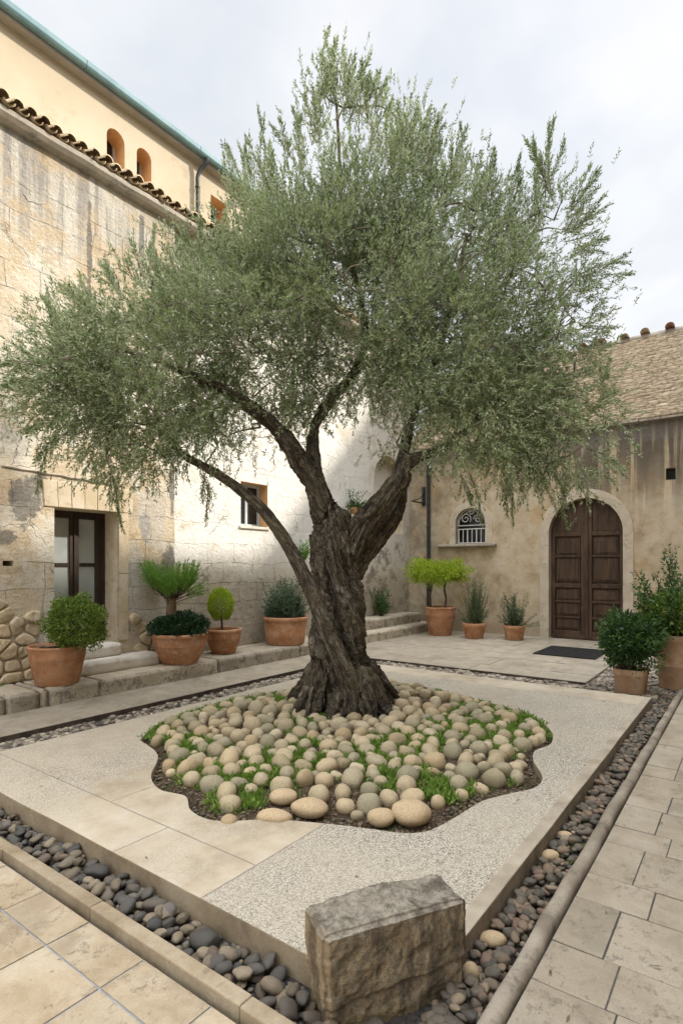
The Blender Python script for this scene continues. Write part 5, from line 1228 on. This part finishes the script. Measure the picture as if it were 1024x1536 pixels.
for ki, key in enumerate(SK):
    Q, r = skel(key); thick[key] = (Q, r); m = r > .028
    if m.sum() < 3: m[:3] = True
    Qm, rm = Q[m], r[m]
    tube(bm, Qm, rm, 16)
    T = unit(np.gradient(Qm, axis=0)); s = np.r_[0, np.cumsum(np.linalg.norm(np.diff(Qm, axis=0), axis=1))]
    allP.append(Qm); allR.append(rm); allS.append(s); allT.append(T); allI.append(np.full(len(s), ki))
tmp = bpy.data.meshes.new('tmp'); bm.to_mesh(tmp); bm.free(); to = bpy.data.objects.new('tmp', tmp); COL.objects.link(to)
md = to.modifiers.new('r', 'REMESH'); md.mode = 'VOXEL'; md.voxel_size = .0125
ms = to.modifiers.new('s', 'SMOOTH'); ms.factor = .5; ms.iterations = 5
dg = bpy.context.evaluated_depsgraph_get(); ev = to.evaluated_get(dg); me = bpy.data.meshes.new_from_object(ev)
nv = len(me.vertices); co = np.zeros(nv*3, dtype=np.float32); me.vertices.foreach_get('co', co); co = co.reshape(-1,3).astype(float)
no = np.zeros(nv*3, dtype=np.float32); me.vertices.foreach_get('normal', no); no = no.reshape(-1,3).astype(float)
bpy.data.objects.remove(to)
KP, KR, KS, KT, KI = map(np.concatenate, (allP, allR, allS, allT, allI))
best = np.zeros(nv, dtype=int)
for a in range(0, nv, 4000):
    d = np.linalg.norm(co[a:a+4000,None,:]-KP[None], axis=2)/KR[None]; best[a:a+4000] = d.argmin(1)
T = KT[best]; rel = co-KP[best]; along = np.sum(rel*T,1); sP = KS[best]+along; rel -= T*along[:,None]
ref = np.array([.3,1.,.05]); u = unit(ref-T*np.sum(ref*T,1)[:,None]); w = np.cross(T, u); R_ = KR[best]
th = np.arctan2(np.sum(rel*w,1), np.sum(rel*u,1)); z = co[:,2]; istr = KI[best] == 0; isroot = KI[best] >= 7
tw = th+np.where(istr, .9*sP, .5*sP)
cA = np.c_[np.cos(tw), np.sin(tw)]
k = np.clip(R_/.09, .5, 3.2)[:,None]
n1 = fbm(np.c_[cA*k*.9, sP*.8]+KI[best][:,None]*3.1, 3, 3); n2 = fbm(np.c_[cA*k*2.1, sP*1.6]+5, 3, 8); n3 = fbm(np.c_[cA*R_[:,None]*26, sP*8.5]+fbm(co*6,2,60)[:,None]*1.2, 4, 12)
ridge = 1-np.abs(n2)*2.6; ridge3 = 1-np.abs(n3)*2.4; gn = fbm(co*5.5, 3, 30)
hole = np.clip(fbm(np.c_[cA*k*1.1, sP*1.2]+40, 2, 50)-.25, 0, 1)
disp = n1*R_*.38+(ridge-.5)*R_*.20+(ridge3-.5)*.016+gn*.022+np.clip(fbm(co*4.2+9, 2, 90)-.15, 0, 1)*.09*np.minimum(1, R_/.15)-hole*R_*.65
disp = np.where(KI[best] == 6, n1*.010+(ridge3-.5)*.006, disp)
lo = np.clip(.75-z, 0, 1); disp += lo*np.where(ridge > .4, .04, -.05)*np.minimum(1, R_/.15)
disp = np.clip(disp, -.11, .11)
co2 = co+no*disp[:,None]
me.vertices.foreach_set('co', co2.astype(np.float32).ravel())
at = me.attributes.new('bark', 'FLOAT_VECTOR', 'POINT'); at.data.foreach_set('vector', np.c_[np.cos(tw)*np.maximum(R_,.05), np.sin(tw)*np.maximum(R_,.05), sP].astype(np.float32).ravel())
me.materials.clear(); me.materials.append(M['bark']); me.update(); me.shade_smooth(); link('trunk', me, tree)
# crown volume: ellipsoids (px, py, depth, radius px, radius px, radius m in depth)
EL = [(165,545,5.4,120,90,.95),(90,555,5.2,62,70,.6),(215,620,5.3,110,75,.8),(170,680,5.1,40,38,.35),(285,490,5.7,135,98,1.2),(235,435,5.9,80,50,.8),(330,610,5.6,90,72,.7),(420,620,6.0,60,60,.6),(620,630,6.0,70,60,.6),(400,420,6.0,130,110,1.3),(420,555,6.1,110,75,.9),
      (500,330,6.1,130,120,1.2),(520,215,6.1,85,85,.8),(505,130,6.1,30,62,.4),(560,180,6.1,48,55,.5),(610,265,6.2,90,72,1.0),(600,400,6.0,150,140,1.5),(640,550,5.8,100,100,1.1),(720,430,5.9,130,150,1.4),(760,570,5.6,130,125,1.2),(850,620,5.5,60,75,.6),(810,430,6.0,78,95,.9),
      (730,335,6.2,88,62,.9),(835,320,6.2,38,48,.5),(690,660,5.5,62,52,.55),(800,680,5.4,85,38,.5),(560,560,6.3,60,50,.6),(860,480,5.8,45,60,.5)]
def in_gap(px, py): # window of sky and wall round the fork
    return ((px-515)/40)**2+((py-655)/36)**2 < 1 or (py > 690 and 330 < px < 630)
def px_of(P):
    P = np.asarray(P); D = P[:,0]*F2[0]+P[:,1]*F2[1]; X = P[:,0]*R2[0]+P[:,1]*R2[1]; return 512+X/D*F_, HZ-(P[:,2]-H_)/D*F_
tips = []; tpk = []
vol = np.array([e[3]*e[4]*e[5] for e in EL]); pr = vol**.85/np.sum(vol**.85)
rg = np.random.default_rng(5); tries = 0
while len(tips) < 640 and tries < 40000:
    tries += 1; e = EL[rg.choice(len(EL), p=pr)]; d = rg.normal(size=3); d /= np.linalg.norm(d); rad = rg.random()**(1/2.2)*.95
    px, py, D = e[0]+d[0]*rad*e[3], e[1]+d[1]*rad*e[4], e[2]+d[2]*rad*e[5]
    if in_gap(px, py): continue
    p = np.array(PD(px, py, D))
    if p[1] > 6.8: continue
    if vnoise(np.array([p*1.5+3.3]))[0] > .38: continue
    if tips and np.min(np.linalg.norm(np.array(tips)-p, axis=1)) < .17: continue
    tips.append(p)
tips = np.array(tips)
# grow branches: every tip joins the nearest node already in the tree
nodes = []; par = []; cnts = []
for key in ('left','mid','right','rightup','thin'):
    Q, r = thick[key]; st_ = int(len(Q)*(.5 if key != 'thin' else .8)); prev = -1
    for i in range(st_, len(Q), 2): nodes.append(Q[i]); par.append(prev); prev = len(nodes)-1
nbase = len(nodes); order = np.argsort([np.min(np.linalg.norm(np.array(nodes)-t, axis=1)) for t in tips])
paths = []
for ti in order:
    t = tips[ti]; A = np.array(nodes); dist = np.linalg.norm(A-t, axis=1); dist = dist+np.where(A[:,2] > t[2]+.1, .35, 0); j = int(dist.argmin()); a = A[j]; v = t-a; L = np.linalg.norm(v)
    m1 = a+v*.5+rg.normal(size=3)*L*.10+np.array([0,0,.10*L]); ns = max(3, int(L/.1)); pp = smooth_path([a, m1, t], max(2, ns//2)); prev = j; idx = [j]
    for q in pp[1:]: nodes.append(q); par.append(prev); prev = len(nodes)-1; idx.append(prev)
    paths.append(idx)
cnt = np.zeros(len(nodes))
for i in range(len(nodes)-1, -1, -1):
    cnt[i] = max(cnt[i], 1)
    if par[i] >= 0: cnt[par[i]] += cnt[i]*.22 if i >= nbase else 0
bm = bmesh.new(); NA = np.array(nodes)
for idx in paths:
    P = NA[idx]; r0 = min(.032, .0065*math.sqrt(cnt[idx[1]]+1)+.002); r = np.linspace(r0, .004, len(P))
    tube(bm, P, r, 6)
for key in thick:
    Q, r = thick[key]; m = np.where(r <= .034)[0]
    if len(m) > 3 and not key.startswith('root'): tube(bm, Q[m[0]:], r[m[0]:], 10)
bo = fin('branches', bm, M['twig'], tree, smooth=True)
# sprigs
def sprig_field():
    B, D, L = [], [], []
    cen = np.array(PD(510, 480, 5.9))
    for t in tips:
        k = 56; off = RNG.normal(size=(k,3))*np.array([.17,.17,.15]); P = t+off; B.append(P)
        px, py = px_of(P)
        out = unit(P-cen); loc = unit(off); upw = np.interp(py, [150, 420, 560, 700], [1.3, .75, .1, -.45])
        d = out*.5+loc*.5+RNG.normal(size=(k,3))*.55; d[:,2] += upw; D.append(d); L.append(RNG.uniform(.09,.20,k))
    B, D, L = np.concatenate(B), np.concatenate(D), np.concatenate(L)
    px, py = px_of(B); D0 = B[:,0]*F2[0]+B[:,1]*F2[1]; g = (((px-515)/36)**2+((py-655)/32)**2 < 1)|((py > 695) & (px > 350) & (px < 600))|((py > 705) & (px > 290) & (px < 660))
    for kk_ in ('left','mid','right','thin'):
        q_ = np.array([(a, b) for a, b, c, d in SK[kk_] if b > {'left': 622, 'mid': 625, 'right': 690, 'thin': 704}[kk_]], dtype=float); q_ = np.concatenate([q_[:-1]+(q_[1:]-q_[:-1])*t for t in (0,.25,.5,.75)]); dq = np.min(np.hypot(px[:,None]-q_[:,0], py[:,None]-q_[:,1]), axis=1)
        g |= (dq < 24) & (D0 < 5.95)
    thin = (py > 630) & (px > 300) & (px < 590) & (RNG.random(len(px)) < .45)
    airy = (px > 640) & (py < 560) & (vnoise(B*3.4+8.8) > .08)
    keep = ~(g | thin | airy) & (vnoise(B*2.6+1.7) < .40)
    B, D, L = B[keep], D[keep], L[keep]
    # long shoots that break the outline
    sh = [((500,150),(492,45)),((515,160),(530,92)),((505,120),(504,62)),((560,210),(578,122)),((545,170),(552,118)),((400,300),(388,165)),((360,310),(345,225)),((420,290),(405,215)),((450,250),(440,165)),((470,200),(478,135)),((640,260),(655,178)),((680,270),(690,190)),((620,230),(628,165)),
          ((735,290),(740,228)),((770,290),(778,240)),((820,290),(828,188)),((815,270),(800,215)),((850,300),(885,248)),((850,330),(892,285)),((860,400),(932,384)),((865,370),(905,358)),((840,345),(878,320)),((150,480),(122,425)),((100,500),(72,442)),((60,530),(14,540)),((60,570),(22,572)),((230,400),(232,345)),((280,400),(278,352)),((320,390),(335,330)),((180,430),(160,395)),
          ((880,520),(905,500)),((885,600),(915,590)),((880,670),(918,690)),((600,220),(598,160)),((700,320),(716,250)),((870,480),(900,455)),((170,700),(175,745)),((100,640),(62,680)),((300,700),(312,735)),((760,700),(765,745)),((700,700),(705,740)),((840,700),(845,730)),((560,150),(566,110)),((300,380),(300,335)),((80,620),(45,640)),((510,130),(515,75)),((530,180),(542,100)),((590,240),(600,175)),((470,180),(460,140)),((900,560),(912,545)),((480,150),(486,88)),((640,230),(645,165)),((430,230),(420,180)),((375,330),(368,215)),((800,330),(806,250)),((140,460),(100,432)),((210,420),(200,368))]
    Bs, Ds, Ls, SP = [], [], [], []
    for (a, b) in sh:
        for rep in range(3):
            dd = rg.uniform(5.6,6.3) if a[0] > 250 else rg.uniform(5.0,5.5); A_ = np.array(PD(a[0]+rg.uniform(-10,10), a[1]+rg.uniform(0,20), dd)); B_ = np.array(PD(b[0]+rg.uniform(-8,8)*rep, b[1]+rg.uniform(0,25)*rep, dd+rg.uniform(-.2,.2)))
            L0 = np.linalg.norm(B_-A_); n = int(L0/.045)+3; t = np.linspace(0,1,n)[:,None]; bend = unit(rg.normal(size=3))*L0*.08; P = A_+(B_-A_)*t+bend*np.sin(t*PI); SP.append(P)
            ax = unit(np.gradient(P, axis=0)); side = ball_dirs(n); side = unit(side-ax*np.sum(side*ax,1)[:,None]); dirs = ax*.85+side*.5*(1-t*.9); Bs.append(P); Ds.append(dirs); Ls.append(np.interp(t[:,0], [0,1], [.20,.085]))
    return np.concatenate([B]+Bs), np.concatenate([D]+Ds), np.concatenate([L]+Ls), SP
SB, SD, SL, SPaths = sprig_field(); SD = unit(SD); nS = len(SB)
print('sprigs', nS)
side0 = ball_dirs(nS); side0 = unit(side0-SD*np.sum(side0*SD,1)[:,None]); side1 = np.cross(SD, side0)
LP, LD, LL, LW = [], [], [], []
NP = 7
for kk in range(NP):
    t = (kk+.6)/NP; s = side0 if kk % 2 else side1
    for sg in (1,-1):
        P = SB+SD*(SL*t)[:,None]; P[:,2] -= .03*t*t; LP.append(P); al = .75-.3*t; LD.append(SD*math.cos(al)+s*sg*math.sin(al)+RNG.normal(size=(nS,3))*.18)
LP.append(SB+SD*SL[:,None]); LD.append(SD+RNG.normal(size=(nS,3))*.15)
LP = np.concatenate(LP); LD = np.concatenate(LD); m = len(LP)
V, Fc = leaves(LP, LD, RNG.uniform(.028,.048,m), RNG.uniform(.0095,.0145,m))
tint = np.clip(.5+1.0*fbm(LP*2.4, 2, 77)+RNG.normal(size=m)*.25, 0, 1)
mesh_np('crown', V, Fc, M['olive'], tree, tint=tint)
# twigs of the sprigs: slim three sided prisms
wd = .0018; A_ = SB; E_ = SB+SD*SL[:,None]*.95; E_[:,2] -= .02
c3 = [side0*wd, (-side0*.5+side1*.87)*wd, (-side0*.5-side1*.87)*wd]
V = np.concatenate([A_+c for c in c3]+[E_+c*.4 for c in c3]); i = np.arange(nS)
Fc = np.concatenate([np.stack([i+a*nS, i+b*nS, i+(3+b)*nS, i+(3+a)*nS], 1) for a, b in ((0,1),(1,2),(2,0))])
mesh_np('twigs', V, Fc, M['twig'], tree)
bm = bmesh.new()
for P in SPaths: tube(bm, P, np.linspace(.006,.002,len(P)), 4)
fin('shoots', bm, M['twig'], bo)
# ------------------------------------------------------------------ light and camera
sa = math.radians(45); el = math.radians(34)   # sun stands behind the right house
sun = bpy.data.lights.new('sun', 'SUN'); sun.energy = 3.0; sun.angle = math.radians(1.5); sun.color = (1,.93,.82)
so = bpy.data.objects.new('sun', sun); COL.objects.link(so)
sdir = Vector((math.cos(el)*math.cos(-sa), math.cos(el)*math.sin(-sa), math.sin(el)))
so.rotation_euler = sdir.to_track_quat('Z', 'Y').to_euler(); so.location = (0,0,30)
W = bpy.data.worlds.new('World'); SC.world = W; W.use_nodes = True; nt = W.node_tree; nt.nodes.clear()
def wn(t, **k):
    q = nt.nodes.new(t)
    for a, b in k.items(): setattr(q, a, b)
    return q
lk = nt.links.new
sky = wn('ShaderNodeTexSky', sky_type='NISHITA'); sky.sun_disc = False; sky.sun_elevation = el; sky.sun_rotation = math.atan2(sdir.x, sdir.y)
tc = wn('ShaderNodeTexCoord'); sp_ = wn('ShaderNodeSeparateXYZ'); lk(tc.outputs['Generated'], sp_.inputs[0])
def wm(op, a, b=None, clamp=False):
    q = wn('ShaderNodeMath', operation=op, use_clamp=clamp)
    for i, v in enumerate((a, b)):
        if v is None: continue
        if isinstance(v, (int, float)): q.inputs[i].default_value = v
        else: lk(v, q.inputs[i])
    return q.outputs[0]
# flat cloud layer seen in perspective
zc = wm('MAXIMUM', sp_.outputs[2], .08); cx_ = wm('DIVIDE', sp_.outputs[0], wm('ADD', zc, .35)); cyy = wm('DIVIDE', sp_.outputs[1], wm('ADD', zc, .35)); cb = wn('ShaderNodeCombineXYZ'); lk(cx_, cb.inputs[0]); lk(cyy, cb.inputs[1])
n1_ = wn('ShaderNodeTexNoise'); lk(cb.outputs[0], n1_.inputs['Vector']); n1_.inputs['Scale'].default_value = 2.1; n1_.inputs['Detail'].default_value = 7; n1_.inputs['Roughness'].default_value = .5; n1_.inputs['Distortion'].default_value = .3
cr = wn('ShaderNodeValToRGB'); e = cr.color_ramp.elements; e[0].position = .30; e[0].color = (.74,.78,.84,1); e[1].position = .58; e[1].color = (.99,.99,1,1); lk(n1_.outputs['Fac'], cr.inputs[0])
x2 = cr.color_ramp.elements.new(.45); x2.color = (.86,.89,.93,1)
def wss(v, a, b, g):
    q = wn('ShaderNodeMapRange', interpolation_type='SMOOTHSTEP'); lk(v, q.inputs[0]); q.inputs[1].default_value = a; q.inputs[2].default_value = b; q.inputs[3].default_value = 0; q.inputs[4].default_value = g; return q.outputs[0]
back_ = wm('ADD', wm('MULTIPLY', sp_.outputs[0], -F2[0]), wm('MULTIPLY', sp_.outputs[1], -F2[1]))
lum = wm('ADD', wm('ADD', wss(sp_.outputs[2], .70, 1.0, 26.0), wm('MULTIPLY', wss(back_, .05, .75, 9.0), wss(sp_.outputs[2], .05, .4, 1.0))), 5.6)   # overcast: brightest overhead; glow behind the camera added as front fill light
gain = wn('ShaderNodeVectorMath', operation='SCALE'); lk(cr.outputs[0], gain.inputs[0]); lk(lum, gain.inputs['Scale'])
n2_ = wn('ShaderNodeTexNoise'); lk(cb.outputs[0], n2_.inputs['Vector']); n2_.inputs['Scale'].default_value = 1.3; n2_.inputs['Detail'].default_value = 5
mrn = wn('ShaderNodeMapRange'); lk(n2_.outputs['Fac'], mrn.inputs[0]); mrn.inputs[1].default_value = .36; mrn.inputs[2].default_value = .52; mrn.inputs[3].default_value = .72; mrn.inputs[4].default_value = 1
mx = wn('ShaderNodeMix', data_type='RGBA'); lk(mrn.outputs[0], mx.inputs[0]); lk(sky.outputs[0], mx.inputs[6]); lk(gain.outputs[0], mx.inputs[7])
bg = wn('ShaderNodeBackground'); lk(mx.outputs[2], bg.inputs[0]); bg.inputs[1].default_value = .1; wo = wn('ShaderNodeOutputWorld'); lk(bg.outputs[0], wo.inputs[0])
cam = bpy.data.cameras.new('camera'); cam.sensor_fit = 'HORIZONTAL'; cam.sensor_width = 36; cam.lens = F_/1024*36; cam.shift_y = (HZ-768)/1024; cam.clip_end = 400; cam.clip_start = .05
co_ = bpy.data.objects.new('camera', cam); COL.objects.link(co_); co_.location = (0,0,H_); co_.rotation_euler = (PI/2, 0, -math.atan2(F2[0], F2[1])); SC.camera = co_
SC.view_settings.view_transform = 'Standard'; SC.view_settings.look = 'None'; SC.view_settings.exposure = .92; SC.view_settings.gamma = 1
